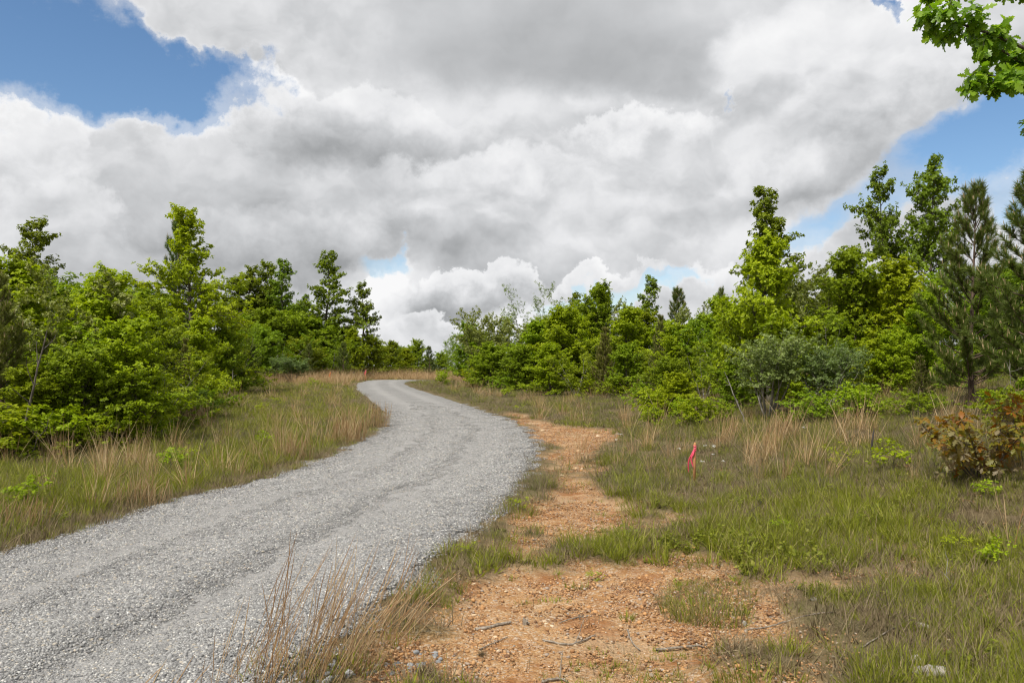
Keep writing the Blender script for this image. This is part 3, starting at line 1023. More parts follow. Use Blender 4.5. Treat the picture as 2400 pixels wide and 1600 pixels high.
GL, GM, GR, GF = 'trees of the left thicket', 'trees of the far left stand', 'trees of the right thicket', 'trees behind the bend in the road'
TREES = [
    # left, near
    ('pine_tree', 'pine2', 8, 16.5, 640, 'brownish pine cut off by the left edge of the picture', 'pine', GL, 0.8),
    ('oak_tree', 'tall2', 85, 30, 508, 'dark narrow oak topping the thicket at far left', 'tree', GL, 0.75),
    ('oak_tree', 'oak2', 45, 22, 600, 'bright green oak in front of the dark narrow oak at far left', 'tree', GL, 1.0),
    ('silverleaf_tree', 'olive1', 150, 19.5, 625, 'silvery olive tree with pale upturned leaves in left thicket', 'tree', GL, 0.9),
    ('oak_tree', 'oak1', 255, 20, 622, 'yellow-green oak with pointed top in the middle of left thicket', 'tree', GL, 0.9),
    ('oak_tree', 'oak3', 335, 23, 690, 'rounded oak between the pointed oak and the tall layered tree', 'tree', GL, 1.0),
    ('oak_tree', 'tall1', 335, 46, 660, 'dark oak crown showing behind the left thicket', 'tree', GL, 1.4),
    ('oak_tree', 'oak2', 295, 17.2, 735, 'bright broad oak at the front edge of left thicket', 'tree', GL, 1.1),
    ('oak_tree', 'oak4', 190, 16.2, 800, 'dense low oak below the silvery tree', 'tree', GL, 1.15),
    ('oak_tree', 'oak3', 70, 15.6, 850, 'low oak at the left edge above the dry grass', 'tree', GL, 1.2),
    ('oak_tree', 'oak5', 375, 20.0, 790, 'oak at the right-hand end of the near left thicket', 'tree', GL, 1.0),
    ('oak_tree', 'oak5', 120, 18.5, 740, 'green oak filling the thicket below the silvery tree', 'tree', GL, 1.1),
    ('pine_tree', 'pine2', 110, 17.2, 770, 'small brown-green pine leaning among the left oaks', 'pine', GL, 0.8),
    ('oak_tree', 'oak3', -90, 18, 680, 'oak just outside the left edge behind the brownish pine', 'tree', GL, 1.1),
    ('sweetgum_tree', 'gum', 442, 40, 484, 'tall layered light green tree highest on the left side', 'tree', GL, 0.92),
    ('pine_tree', 'pine1', 424, 48, 488, 'dark pine tip behind the tall layered tree', 'pine', GL, 0.5),
    ('oak_tree', 'oak1', 470, 34, 740, 'bright oak at the foot of the tall layered tree', 'tree', GL, 1.0),
    ('oak_tree', 'oak3', 410, 29, 800, 'low oak left of the tall layered tree\'s trunk', 'tree', GL, 1.0),
    ('pine_tree', 'pine2', 432, 27, 790, 'short brownish pine before the tall layered tree', 'pine', GL, 0.6),
    ('oak_tree', 'oak4', 520, 40, 770, 'oak between the tall layered tree and the dark pine', 'tree', GL, 1.0),
    ('bush', 'bush1', 505, 28, 862, 'small bright bush at the meadow edge below the layered tree', 'bush', GL, 0.8),
    ('bush', 'bush2', 455, 25, 890, 'leafy bush at the corner of left thicket and meadow', 'bush', GL, 1.2),
    ('pine_tree', 'pine1', 575, 52, 772, 'dark bushy pine right of the layered tree', 'pine', GL, 1.0),
    # left, far stand
    ('oak_tree', 'tall2', 548, 78, 650, 'airy grey-green oak leftmost of the far left stand', 'tree', GM, 1.0),
    ('oak_tree', 'tall1', 588, 80, 622, 'broad-topped oak left of the twin far oaks', 'tree', GM, 0.9),
    ('oak_tree', 'tall2', 628, 82, 612, 'left one of the twin far oaks', 'tree', GM, 0.8),
    ('oak_tree', 'tall3', 670, 80, 607, 'right one of the twin far oaks, with a sharp tip', 'tree', GM, 0.75),
    ('oak_tree', 'tall1', 718, 86, 690, 'shorter oak between the twin oaks and the tiered oak', 'tree', GM, 0.8),
    ('oak_tree', 'tall3', 763, 80, 588, 'tiered pointed oak tallest of the far left stand', 'tree', GM, 0.85),
    ('oak_tree', 'tall2', 846, 82, 660, 'thin bluish oak rightmost of the far left stand', 'tree', GM, 0.75),
    ('oak_tree', 'oak4', 600, 66, 760, 'oak below the broad-topped far oak', 'tree', GM, 1.1),
    ('oak_tree', 'oak5', 655, 68, 770, 'oak below the twin far oaks', 'tree', GM, 1.1),
    ('oak_tree', 'oak4', 712, 70, 785, 'oak below the gap beside the tiered oak', 'tree', GM, 1.2),
    ('oak_tree', 'oak5', 775, 72, 790, 'oak below the tiered pointed oak', 'tree', GM, 1.2),
    ('oak_tree', 'oak1', 828, 74, 768, 'bright oak below the thin bluish oak', 'tree', GM, 0.9),
    ('pine_tree', 'pine1', 722, 66, 805, 'dark small pine among the far left oaks', 'pine', GM, 0.9),
    ('pine_tree', 'pine1', 806, 70, 800, 'dark small pine left of the bright far oak', 'pine', GM, 0.9),
    ('grey_shrub', 'grey1', 685, 60, 830, 'grey-green shrub behind the tan grass on the left', 'shrub', GM, 1.5),
    ('oak_tree', 'oak4', 870, 82, 790, 'oak left of the gap where the road vanishes', 'tree', GF, 1.2),
    ('oak_tree', 'oak3', 917, 92, 797, 'small round oak left of the road\'s vanishing point', 'tree', GF, 1.2),
    ('oak_tree', 'oak1', 950, 96, 815, 'low bright oak straight behind the road\'s crest', 'tree', GF, 1.3),
    ('oak_tree', 'oak3', 978, 100, 793, 'small oak right above the road\'s crest', 'tree', GF, 0.9),
    ('pine_tree', 'pine1', 1008, 92, 810, 'dark little pine right of the road\'s crest', 'pine', GF, 0.9),
    ('oak_tree', 'oak4', 1035, 98, 825, 'low oak between the little pine and the wispy tree', 'tree', GF, 1.2),
    # right, far to near
    ('wispy_tree', 'locust1', 1062, 82, 778, 'wispy young tree at the left end of right thicket', 'tree', GR, 0.8),
    ('bush', 'bush1', 1036, 62, 862, 'small bright bush on the verge near the road\'s crest', 'bush', GR, 0.8),
    ('oak_tree', 'oak3', 1098, 72, 752, 'dark green oak at the left end of right thicket', 'tree', GR, 0.9),
    ('silverleaf_tree', 'olive1', 1140, 60, 716, 'olive feathery tree left of the locust', 'tree', GR, 0.9),
    ('silverleaf_tree', 'olive1', 1195, 60, 742, 'olive bushy tree in front of the locust', 'tree', GR, 1.1),
    ('locust_tree', 'locust1', 1252, 68, 655, 'open airy locust standing above right thicket', 'tree', GR, 1.15),
    ('oak_tree', 'oak1', 1255, 52, 748, 'bright rounded oak under the airy locust', 'tree', GR, 1.0),
    ('oak_tree', 'oak2', 1320, 50, 712, 'bright oak right of the airy locust', 'tree', GR, 1.1),
    ('oak_tree', 'tall2', 1352, 72, 684, 'small dark tree tip between locust and bushy-topped oak', 'tree', GR, 0.7),
    ('oak_tree', 'oak3', 1402, 52, 660, 'bushy-topped oak highest in the middle of right thicket', 'tree', GR, 0.85),
    ('silverleaf_tree', 'olive1', 1432, 56, 672, 'brownish pale-leaved tree behind the bushy-topped oak', 'tree', GR, 0.6),
    ('oak_tree', 'oak2', 1290, 44, 800, 'low bright oak nearest the meadow in right thicket', 'tree', GR, 1.2),
    ('oak_tree', 'oak4', 1215, 50, 808, 'low green oak at the meadow edge left of the low bright oak', 'tree', GR, 1.2),
    ('oak_tree', 'oak4', 1150, 56, 800, 'dark low oak at the meadow edge by the olive tree', 'tree', GR, 1.3),
    ('oak_tree', 'oak1', 1475, 46, 715, 'bright oak between bushy-topped oak and layered thin oak', 'tree', GR, 1.0),
    ('oak_tree', 'tall3', 1528, 54, 645, 'thin layered oak above the middle of right thicket', 'tree', GR, 0.75),
    ('pine_tree', 'pine1', 1594, 54, 672, 'dark pine spire against white cloud', 'pine', GR, 0.8),
    ('pine_tree', 'pine1', 1688, 48, 672, 'thin pine tip left of the tall right oak', 'pine', GR, 0.5),
    ('pine_tree', 'pine2', 1415, 40, 765, 'olive-brown pine at the front of right thicket', 'pine', GR, 0.75),
    ('pine_tree', 'pine2', 1545, 36, 735, 'slender reddish-brown pine before the thin layered oak', 'pine', GR, 0.55),
    ('oak_tree', 'oak5', 1350, 42, 820, 'dark low oak left of the olive-brown pine', 'tree', GR, 1.1),
    ('oak_tree', 'oak3', 1470, 38, 800, 'green low oak right of the olive-brown pine', 'tree', GR, 1.1),
    ('silverleaf_tree', 'olive1', 1640, 44, 700, 'pale thin willow-like tree behind the right oaks', 'tree', GR, 0.7),
    ('oak_tree', 'oak1', 1682, 36, 690, 'bright pointed oak left of the tall right oak', 'tree', GR, 0.8),
    ('oak_tree', 'oak2', 1595, 32, 755, 'bright oak right of the slender reddish pine', 'tree', GR, 1.0),
    ('oak_tree', 'oak5', 1650, 28, 790, 'green oak left of the grey multi-stemmed shrub', 'tree', GR, 1.0),
    ('oak_tree', 'oak2', 1590, 23.5, 868, 'low bright oak bush at the corner of right thicket and meadow', 'tree', GR, 1.3),
    ('bush', 'bush1', 1535, 24, 895, 'round bright bush left of the low oak corner', 'bush', GR, 1.0),
    ('bush', 'bush1', 1525, 21, 940, 'small bright bush nearest the meadow on the right', 'bush', GR, 0.9),
    ('bush', 'bush1', 1640, 19.8, 915, 'leafy bush below the grey multi-stemmed shrub, left side', 'bush', GR, 1.1),
    ('oak_tree', 'tall4', 1805, 30, 435, 'tall dark cone-shaped oak standing out on the right', 'tree', GR, 1.0),
    ('oak_tree', 'oak1', 1800, 24.5, 548, 'bright oak in front of the tall dark oak', 'tree', GR, 0.75),
    ('oak_tree', 'oak3', 1730, 26, 700, 'oak at the left foot of the tall dark oak', 'tree', GR, 0.9),
    ('silverleaf_tree', 'olive1', 1908, 27, 590, 'reddish-twigged pale tree right of the tall dark oak', 'tree', GR, 0.75),
    ('oak_tree', 'oak3', 1995, 25.5, 575, 'dense green oak left of the tall pair', 'tree', GR, 0.9),
    ('oak_tree', 'tall2', 2058, 36, 388, 'left one of the tall pair of oaks on the right', 'tree', GR, 0.55),
    ('oak_tree', 'tall1', 2190, 35, 363, 'right one of the tall pair of oaks, tallest of all', 'tree', GR, 0.58),
    ('oak_tree', 'oak2', 2105, 25, 602, 'yellow-green oak below the tall pair', 'tree', GR, 0.9),
    ('oak_tree', 'oak1', 2165, 23, 680, 'bright oak behind the big pine', 'tree', GR, 0.9),
    ('oak_tree', 'oak5', 1905, 23, 720, 'oak behind the right end of the grey shrub', 'tree', GR, 1.0),
    ('oak_tree', 'oak2', 2040, 21.5, 790, 'low oak between grey shrub and big pine', 'tree', GR, 1.0),
    ('oak_tree', 'oak4', 2370, 24, 620, 'oak behind the two big pines at right', 'tree', GR, 1.2),
    ('oak_tree', 'oak3', 2300, 21, 800, 'low green oak showing between the two big pines', 'tree', GR, 1.1),
    ('grey_shrub', 'grey1', 1800, 20, 765, 'grey-green shrub with many bare pale stems', 'shrub', GR, 1.05),
    ('grey_shrub', 'grey1', 1945, 19.5, 790, 'grey-green shrub right of the bare-stemmed one', 'shrub', GR, 1.1),
    ('bush', 'bush2', 1900, 17.8, 905, 'grey-green low bush in front of the right-hand grey shrub', 'bush', GR, 1.2),
    ('bush', 'bush1', 2010, 17.4, 885, 'bright bush right of the grey shrubs', 'bush', GR, 1.1),
    ('bush', 'bush2', 2130, 16.5, 905, 'dark glossy bush at the foot of the big pine', 'bush', GR, 1.3),
    ('pine_tree', 'pine1', 2268, 16.5, 425, 'big pine with bare trunk and pale shoots near right edge', 'pine', GR, 0.75),
    ('pine_tree', 'pine1', 2425, 14.6, 395, 'big pine cut off by the right edge of the picture', 'pine', GR, 0.9),
    ('pine_tree', 'pine2', 2160, 17.5, 830, 'small pine seedling left of the big pine', 'pine', GR, 0.9),
    ('bush', 'bush2', 2390, 12.5, 900, 'green bush behind the red-leaved sapling', 'bush', GR, 1.2),
]
WIDE = {'tall4': 1.15, 'oak5': 1.35, 'oak1': 1.32, 'oak2': 1.32, 'oak3': 1.35, 'oak4': 1.3, 'tall1': 1.5, 'tall2': 1.55, 'tall3': 1.45, 'gum': 1.35, 'olive1': 1.3, 'bush1': 1.35, 'bush2': 1.35, 'pine1': 1.15, 'pine2': 1.25, 'grey1': 1.2}
for i, (nm, kd, px, d, top, lab, cat, grp, wd) in enumerate(TREES):
    random.seed(1000 + i)
    stand(nm, kd, px, d, top, lab, cat, grp, None, wd * WIDE.get(kd, 1.0))

# trees packed behind the front ranks and low growth before them, each told by the tree next to it
used_labels = set()


def beside(px, d, lead):
    for t in sorted(TREES, key=lambda t: abs(t[2] - px) + 4 * abs(t[3] - d)):
        lab = lead + t[5]
        if len(lab.split()) <= 16 and lab not in used_labels and 'out of the picture' not in lab:
            used_labels.add(lab)
            return lab


FILL = {
    'left': (GL, 'young oak packed behind the front ranks of the left thicket', [
        (-60, 21, 720), (20, 25, 690), (110, 26, 650), (180, 25, 655), (230, 27, 655), (300, 29, 670), (360, 30, 700), (400, 36, 760), (340, 38, 720), (470, 46, 760), (510, 50, 740), (-120, 26, 640), (560, 60, 740)]),
    'far': (GM, 'young oak packed below the tall far left oaks', [
        (570, 70, 725), (630, 74, 720), (685, 76, 735), (745, 78, 745), (795, 80, 760), (850, 88, 800), (895, 96, 812), (935, 104, 815), (965, 108, 812), (1000, 108, 825), (1045, 104, 815), (690, 92, 720), (620, 92, 700), (780, 94, 740)]),
    'right': (GR, 'young oak packed behind the front ranks of the right thicket', [
        (1085, 84, 790), (1120, 76, 780), (1175, 72, 760), (1225, 70, 745), (1290, 64, 735), (1345, 62, 730), (1380, 58, 740), (1440, 56, 735), (1500, 50, 735), (1560, 46, 740), (1610, 42, 745), (1650, 38, 745),
        (1420, 46, 800), (1520, 40, 800), (1565, 30, 830), (1700, 31, 745), (1760, 27, 740), (1840, 28, 700), (1890, 31, 680), (1950, 29, 660), (2030, 30, 650), (2080, 29, 680), (2140, 30, 640), (2220, 28, 620), (2300, 27, 640), (2450, 22, 600), (2540, 24, 560),
        (1720, 23, 830), (1850, 22, 830), (1980, 22.5, 790), (2090, 21, 780), (2230, 20, 830), (2390, 18.5, 800), (2480, 17, 760)]),
}
for key, (grp, lab, spots) in FILL.items():
    for i, (px, d, top) in enumerate(spots):
        random.seed(5000 + i + len(key) * 77)
        kd = random.choice(['oak1', 'oak2', 'oak3', 'oak4', 'oak5', 'oak5'])
        stand('oak_tree', kd, px, d, top + random.uniform(-15, 15), beside(px, d, 'half-hidden young oak behind the '), 'tree', grp, None, WIDE[kd] * random.uniform(0.95, 1.25))
LOW = [('left', GL, 'low leafy bush under the edge of the left thicket', [(-20, 14.6, 930), (40, 14.8, 950), (110, 15.2, 940), (175, 15.6, 950), (240, 16.3, 940), (310, 17.2, 930), (360, 18.5, 915), (405, 21, 905), (560, 42, 862)]),
       ('right', GR, 'low leafy bush under the edge of the right thicket', [(1110, 58, 868), (1190, 52, 872), (1290, 46, 876), (1385, 42, 880), (1450, 38, 880), (1500, 31, 890), (1600, 22.5, 925), (1700, 20.5, 940), (1960, 18.6, 945), (2060, 17.6, 935), (2190, 16.8, 900), (2330, 15.2, 880), (2440, 14, 870)])]
for key, grp, lab, spots in LOW:
    for i, (px, d, top) in enumerate(spots):
        random.seed(7000 + i + len(key) * 77)
        kd = random.choice(['bush1', 'bush2'])
        stand('bush', kd, px, d, top + random.uniform(-14, 22), beside(px, d, 'low leafy bush before the '), 'bush', grp, None, WIDE[kd] * random.uniform(0.9, 1.4))


# ------------------------------------------------------------------ scattering of grass and stones
def instancer(name, P, rot, scl, idx, protos, label, cat):
    """one object of uncountable small pieces: points that carry copies of the protos"""
    me = bpy.data.meshes.new(name)
    me.vertices.add(len(P)); me.vertices.foreach_set('co', np.asarray(P, np.float32).ravel())
    a = me.attributes.new('rot', 'FLOAT_VECTOR', 'POINT'); a.data.foreach_set('vector', np.asarray(rot, np.float32).ravel())
    a = me.attributes.new('scl', 'FLOAT_VECTOR', 'POINT'); a.data.foreach_set('vector', np.asarray(scl, np.float32).ravel())
    a = me.attributes.new('pick', 'INT', 'POINT'); a.data.foreach_set('value', np.asarray(idx, np.int32))
    o = obj(name, me)
    c = bpy.data.collections.new(name + '_pieces')
    for i, m_ in enumerate(protos):
        c.objects.link(bpy.data.objects.new('%s_piece_%02d' % (name, i), m_))
    g = bpy.data.node_groups.new(name, 'GeometryNodeTree')
    g.interface.new_socket('Geometry', in_out='INPUT', socket_type='NodeSocketGeometry')
    g.interface.new_socket('Geometry', in_out='OUTPUT', socket_type='NodeSocketGeometry')
    gi = g.nodes.new('NodeGroupInput'); go = g.nodes.new('NodeGroupOutput')
    ci = g.nodes.new('GeometryNodeCollectionInfo')
    ci.inputs['Collection'].default_value = c
    ci.inputs['Separate Children'].default_value = True
    ci.inputs['Reset Children'].default_value = True
    iop = g.nodes.new('GeometryNodeInstanceOnPoints')
    iop.inputs['Pick Instance'].default_value = True

    def na(nm, dt):
        n_ = g.nodes.new('GeometryNodeInputNamedAttribute')
        n_.data_type = dt
        n_.inputs['Name'].default_value = nm
        return [s_ for s_ in n_.outputs if s_.enabled and s_.name == 'Attribute'][0]
    e2r = g.nodes.new('FunctionNodeEulerToRotation')
    g.links.new(gi.outputs[0], iop.inputs['Points'])
    g.links.new(ci.outputs[0], iop.inputs['Instance'])
    g.links.new(na('pick', 'INT'), iop.inputs['Instance Index'])
    g.links.new(na('rot', 'FLOAT_VECTOR'), e2r.inputs[0])
    g.links.new(e2r.outputs[0], iop.inputs['Rotation'])
    g.links.new(na('scl', 'FLOAT_VECTOR'), iop.inputs['Scale'])
    g.links.new(iop.outputs[0], go.inputs[0])
    md = o.modifiers.new('scatter', 'NODES')
    md.node_group = g
    tag(o, label, cat, None, 'stuff')
    return o


def blades(seed, n, radius, h, w, lean, curl, mat, segs=3, taper=0.15, name='tuft', branch=0):
    """a tuft of flat tapering blades"""
    R = np.random.default_rng(seed)
    a = R.random(n) * 6.283
    r = radius * np.sqrt(R.random(n))
    b = np.stack([np.cos(a) * r, np.sin(a) * r, np.zeros(n)], 1)
    az = a + R.normal(0, 0.9, n)
    ln = R.uniform(*h, n)
    le = np.abs(R.normal(0, lean, n)) + 0.03
    cu = R.uniform(0.2, 1.0, n) * curl
    out_ = np.stack([np.cos(az), np.sin(az), np.zeros(n)], 1)
    side = np.stack([-np.sin(az + R.normal(0, 0.8, n)), np.cos(az + R.normal(0, 0.8, n)), np.zeros(n)], 1)
    V = []
    pos = b.copy()
    ang = le.copy()
    ww = w * R.uniform(0.6, 1.3, n)
    for s_ in range(segs + 1):
        t = s_ / segs
        k_ = (1 - t) * 1.0 + taper * t if s_ < segs else 0.06
        V.append(pos - side * (ww * k_ * 0.5)[:, None]); V.append(pos + side * (ww * k_ * 0.5)[:, None])
        d = out_ * np.sin(ang)[:, None] + np.array([0, 0, 1.0]) * np.cos(ang)[:, None]
        pos = pos + d * (ln / segs)[:, None]
        ang = ang + cu / segs
    m_ = 2 * (segs + 1)
    V = np.stack(V, 1)
    base = (np.arange(n) * m_)[:, None]
    Q = np.concatenate([np.stack([base[:, 0] + 2 * s_, base[:, 0] + 2 * s_ + 1, base[:, 0] + 2 * s_ + 3, base[:, 0] + 2 * s_ + 2], 1) for s_ in range(segs)])
    return V.reshape(-1, 3), Q, np.repeat(R.random(n), m_)


def tuft(name, mat, *layers):
    sp_ = Soup()
    for V, Q, r in layers:
        sp_.add(V, Q, rnd=r)
    return sp_.mesh(name, mat)


M_GRASS = rnd_mat('grass_green', [(0, (0.128, 0.156, 0.011)), (0.35, (0.208, 0.237, 0.017)), (0.62, (0.288, 0.308, 0.029)), (0.82, (0.331, 0.303, 0.080)), (1, (0.341, 0.255, 0.142))], 0.5, 30, 0.1, 0, 0.25, 0.40)
M_WEED = rnd_mat('weed_dry', [(0, (0.100, 0.080, 0.054)), (0.25, (0.172, 0.140, 0.096)), (0.45, (0.256, 0.212, 0.144)), (0.62, (0.164, 0.164, 0.048)), (1, (0.140, 0.188, 0.024))], 0.8, 30, 0.1, 0, 0.15, 0.30)
M_SEDGE = rnd_mat('sedge_tan', [(0, (0.30, 0.18, 0.08)), (0.5, (0.45, 0.30, 0.15)), (1, (0.58, 0.45, 0.27))], 0.7, 30, 0.1, 0, 0.2, 0.28)
M_LITTER = rnd_mat('litter_dead', [(0, (0.111, 0.082, 0.048)), (0.5, (0.209, 0.162, 0.094)), (1, (0.312, 0.250, 0.152))], 0.9, 30, 0.1, 0, 0.15, 0.1)

G_T = [tuft('g', M_GRASS, blades(100 + i, 24, 0.075, (0.05, 0.17), 0.007, 0.5, 0.9, None)) for i in range(3)] + \
      [tuft('g', M_GRASS, blades(110 + i, 14, 0.06, (0.06, 0.15), 0.011, 0.55, 0.7, None)) for i in range(2)] + \
      [tuft('g', M_GRASS, blades(115 + i, 24, 0.07, (0.12, 0.28), 0.0055, 0.35, 0.8, None)) for i in range(2)]
B_T = [tuft('b', M_WEED, blades(120 + i, 12, 0.11, (0.10, 0.33), 0.0034, 0.32, 0.30, None), blades(130 + i, 14, 0.10, (0.06, 0.20), 0.005, 0.6, 0.5, None)) for i in range(4)]
S_T = [tuft('s', M_SEDGE, blades(140 + i, 26, 0.07, (0.30, 0.75), 0.0045, 0.16, 0.30, None), blades(150 + i, 22, 0.09, (0.12, 0.4), 0.006, 0.5, 1.0, None)) for i in range(3)]


def forb(seed, stems, h, leaf):
    """low broad-leaved weed"""
    R = np.random.default_rng(seed)
    s_ = Soup(); P, D = [], []
    for i in range(stems):
        a = R.random() * 6.283
        p_ = bend_path((0.03 * math.cos(a), 0.03 * math.sin(a), 0), (math.cos(a) * 0.5, math.sin(a) * 0.5, 1), R.uniform(*h), 4, R, 0.1)
        s_.tube(p_, [0.003, 0.0025, 0.002, 0.002, 0.001], 3, 0.2)
        for q in p_[1:]:
            P.append(q); D.append(unit(p_[-1] - p_[0]))
    P, L, N, S = rosettes(np.array(P), np.array(D), R, 4, leaf, 0.1)
    V, T = scatter_leaves(P, L, N, S, LEAF)
    s_.add(V, T=T, rnd=np.repeat(np.clip(R.normal(0.35, 0.2, len(P)), 0, 0.8), len(LEAF[0])))
    return s_.mesh('forb', M_GRASS)


G_T += [forb(170, 5, (0.06, 0.16), 0.038), forb(171, 4, (0.05, 0.12), 0.05)]
L_T = [tuft('l', M_LITTER, blades(160 + i, 26, 0.12, (0.05, 0.17), 0.005, 1.15, 0.6, None)) for i in range(3)]


def spread(n, d0, d1, seed, p=1.0, wide=0.80):
    R = np.random.default_rng(seed)
    u = R.random(n)
    d = d0 * (d1 / d0) ** (u ** p)
    x = (R.random(n) * 2 - 1) * (wide * d + 1.5)
    return x, d, R


gx_, gd_, R = spread(130000, 3.0, 112, 501)
sd_ = road_sd(gx_, gd_)
dm_ = dirt_mask(gx_, gd_)
isl = in_poly(gx_, gd_, ISLAND)
right = gx_ > (np.interp(gd_, (EL_[:, 1] + ER_[:, 1])[:NR * 2 // 3] / 2, (EL_[:, 0] + ER_[:, 0])[:NR * 2 // 3] / 2))
nA = fbm(gx_, gd_, 0.55, 3, 71); nB = fbm(gx_, gd_, 0.9, 3, 88); nC = fbm(gx_, gd_, 2.2, 2, 95)
keep = (sd_ > 0.05 + 0.25 * (nC - 0.4)) & ((R.random(len(gx_)) > dm_ * (0.975 - 0.22 * sstep(0.56, 0.70, nC))) | isl)
# thinner on poor soil
patch = sstep(0.36, 0.60, nA * 0.5 + nC * 0.5)
patch = np.maximum(patch, 0.85 * sstep(2.6, 4.2, gx_) * (1 - sstep(11, 15, gd_)) * (0.4 + 0.6 * sstep(0.3, 0.5, nC)))
keep &= R.random(len(gx_)) < np.where(right, (0.30 + 0.75 * patch) * (0.62 + 0.38 * sstep(4, 12, gd_)), 0.80) + isl * 0.7
w_green = np.where(right, 0.06 + 0.62 * patch - 0.06 * sstep(12, 30, gd_), 0.16 + 0.75 * sstep(0.38, 0.62, nB))
w_weed = np.where(right, 0.18 + 0.38 * sstep(8, 20, gd_), 0.42)
w_sedge = np.where(right, 0.014 * sstep(9, 14, gd_), 0.006 + 0.06 * sstep(0.58, 0.70, nC) + 0.9 * sstep(50, 72, gd_))
w_lit = np.where(right, 0.75 * (1 - patch) + 0.12, 0.18 + 0.6 * (1 - sstep(0.1, 0.9, sd_)))
fringe = (sd_ < 0.45)
w_green = np.where(fringe & ~right, 0.30, w_green)
w_sedge = np.where(fringe, 0.0, w_sedge)
w_weed = np.where(right & (sd_ < 1.3) & (gd_ > 8), 0.9, w_weed)
w_green = np.where(right & (sd_ < 1.3) & (gd_ > 8), 0.22, w_green)
w_green = np.where(isl, 0.8, w_green); w_lit = np.where(isl, 0.35, w_lit); w_weed = np.where(isl, 0.0, w_weed)
Wt = np.clip(np.stack([w_green, w_weed, w_sedge, w_lit], 1), 0.0, None)
Wt = Wt / Wt.sum(1, keepdims=True)
kind = (R.random(len(gx_))[:, None] > np.cumsum(Wt, 1)).sum(1)
tz = terrain_z(gx_, gd_, sd_, dm_)
for kk, (nm, protos, lab, cat) in enumerate([
        ('green_grass', G_T, 'fresh green grass growing through the meadow on both sides of the road', 'grass'),
        ('dry_weeds', B_T, 'thin grey-brown dry weed stems standing in the meadow', 'weeds'),
        ('tan_grass', S_T, 'tall tan broom grass scattered over the left meadow and its far end', 'grass'),
        ('dead_thatch', L_T, 'flattened dead grass lying on the verges', 'thatch')]):
    m_ = keep & (kind == kk)
    n = m_.sum()
    x, y, z = gx_[m_], gd_[m_], tz[m_]
    R = np.random.default_rng(900 + kk)
    far = 1 + y / 45.0
    s0 = R.uniform(0.65, 1.25, n)
    if kk == 0:
        s0 *= np.where(fringe[m_], 0.55, 1.0) * np.where(dm_[m_] > 0.5, 0.55, 1.0) * np.where(isl[m_], 0.8, 1.0) * np.where(right[m_], 0.50 + 0.65 * nA[m_], 1.1)
    if kk == 1:
        s0 *= np.where(fringe[m_], 0.6, 1.0) * np.where(right[m_] & (y < 10), 0.6, 0.9) * np.where(dm_[m_] > 0.4, 0.45, 1.0) * np.where(right[m_], 1.0, 0.55 + 0.75 * nC[m_])
    if kk == 3:
        s0 *= np.where(dm_[m_] > 0.4, 0.6, 1.0)
    scl = np.stack([s0 * far ** 1.5, s0 * far ** 1.5, s0 * far ** 0.35], 1)
    rot = np.stack([R.normal(0, 0.10, n), R.normal(0.08, 0.10, n), R.random(n) * 6.283], 1)
    pick = R.integers(0, len(protos), n)
    if kk == 0:
        # broad-leaved weeds only here and there, in colonies
        pick = np.where(R.random(n) < 0.02 + 0.16 * sstep(0.60, 0.72, fbm(x, y, 0.8, 3, 207)), R.integers(7, 9, n), R.integers(0, 7, n))
        pick = np.where((y < 8) & (pick < 7) & (R.random(n) < 0.5), R.integers(3, 5, n), pick)
        scl = np.where((pick >= 7)[:, None], scl * 0.8, scl)
    instancer(nm, np.stack([x, y, z - 0.008], 1), rot, scl, pick, protos, lab, cat)


# ------------------------------------------------------------------ stones
import bmesh


def stone_mesh(seed, sub=1, flat=0.6, rough=0.28):
    bm = bmesh.new()
    bmesh.ops.create_icosphere(bm, subdivisions=sub, radius=1.0)
    R = np.random.default_rng(seed)
    V = np.array([v.co[:] for v in bm.verts]); T = np.array([[v.index for v in f.verts] for f in bm.faces])
    bm.free()
    # cut by a few random planes for broken faces
    for _ in range(7):
        n_ = unit(R.normal(0, 1, 3)); c_ = R.uniform(0.55, 0.9)
        d_ = V @ n_ - c_
        V = V - np.clip(d_, 0, None)[:, None] * n_[None]
    V = V * (1 + R.normal(0, rough * 0.35, (len(V), 1)))
    V = V * np.array([R.uniform(0.8, 1.25), R.uniform(0.7, 1.0), flat * R.uniform(0.75, 1.2)])
    return V, T


BASE_STONES = [stone_mesh(300 + i) for i in range(12)]


def stone_patch(seed, n, rad, size, mat):
    R = np.random.default_rng(seed)
    s_ = Soup()
    for i in range(n):
        V, T = BASE_STONES[R.integers(0, 12)]
        a = R.random() * 6.283; c_, q = math.cos(a), math.sin(a)
        M = np.array([[c_, -q, 0], [q, c_, 0], [0, 0, 1]])
        tl = R.normal(0, 0.3)
        M = M @ np.array([[1, 0, 0], [0, math.cos(tl), -math.sin(tl)], [0, math.sin(tl), math.cos(tl)]])
        sz = R.uniform(*size) * (1.7 if R.random() < 0.06 else 1)
        r = rad * math.sqrt(R.random()); b = R.random() * 6.283
        s_.add(V @ M.T * sz + np.array([r * math.cos(b), r * math.sin(b), sz * R.uniform(0.0, 0.35)]), T=T, rnd=R.random())
    return s_.mesh('patch', mat)


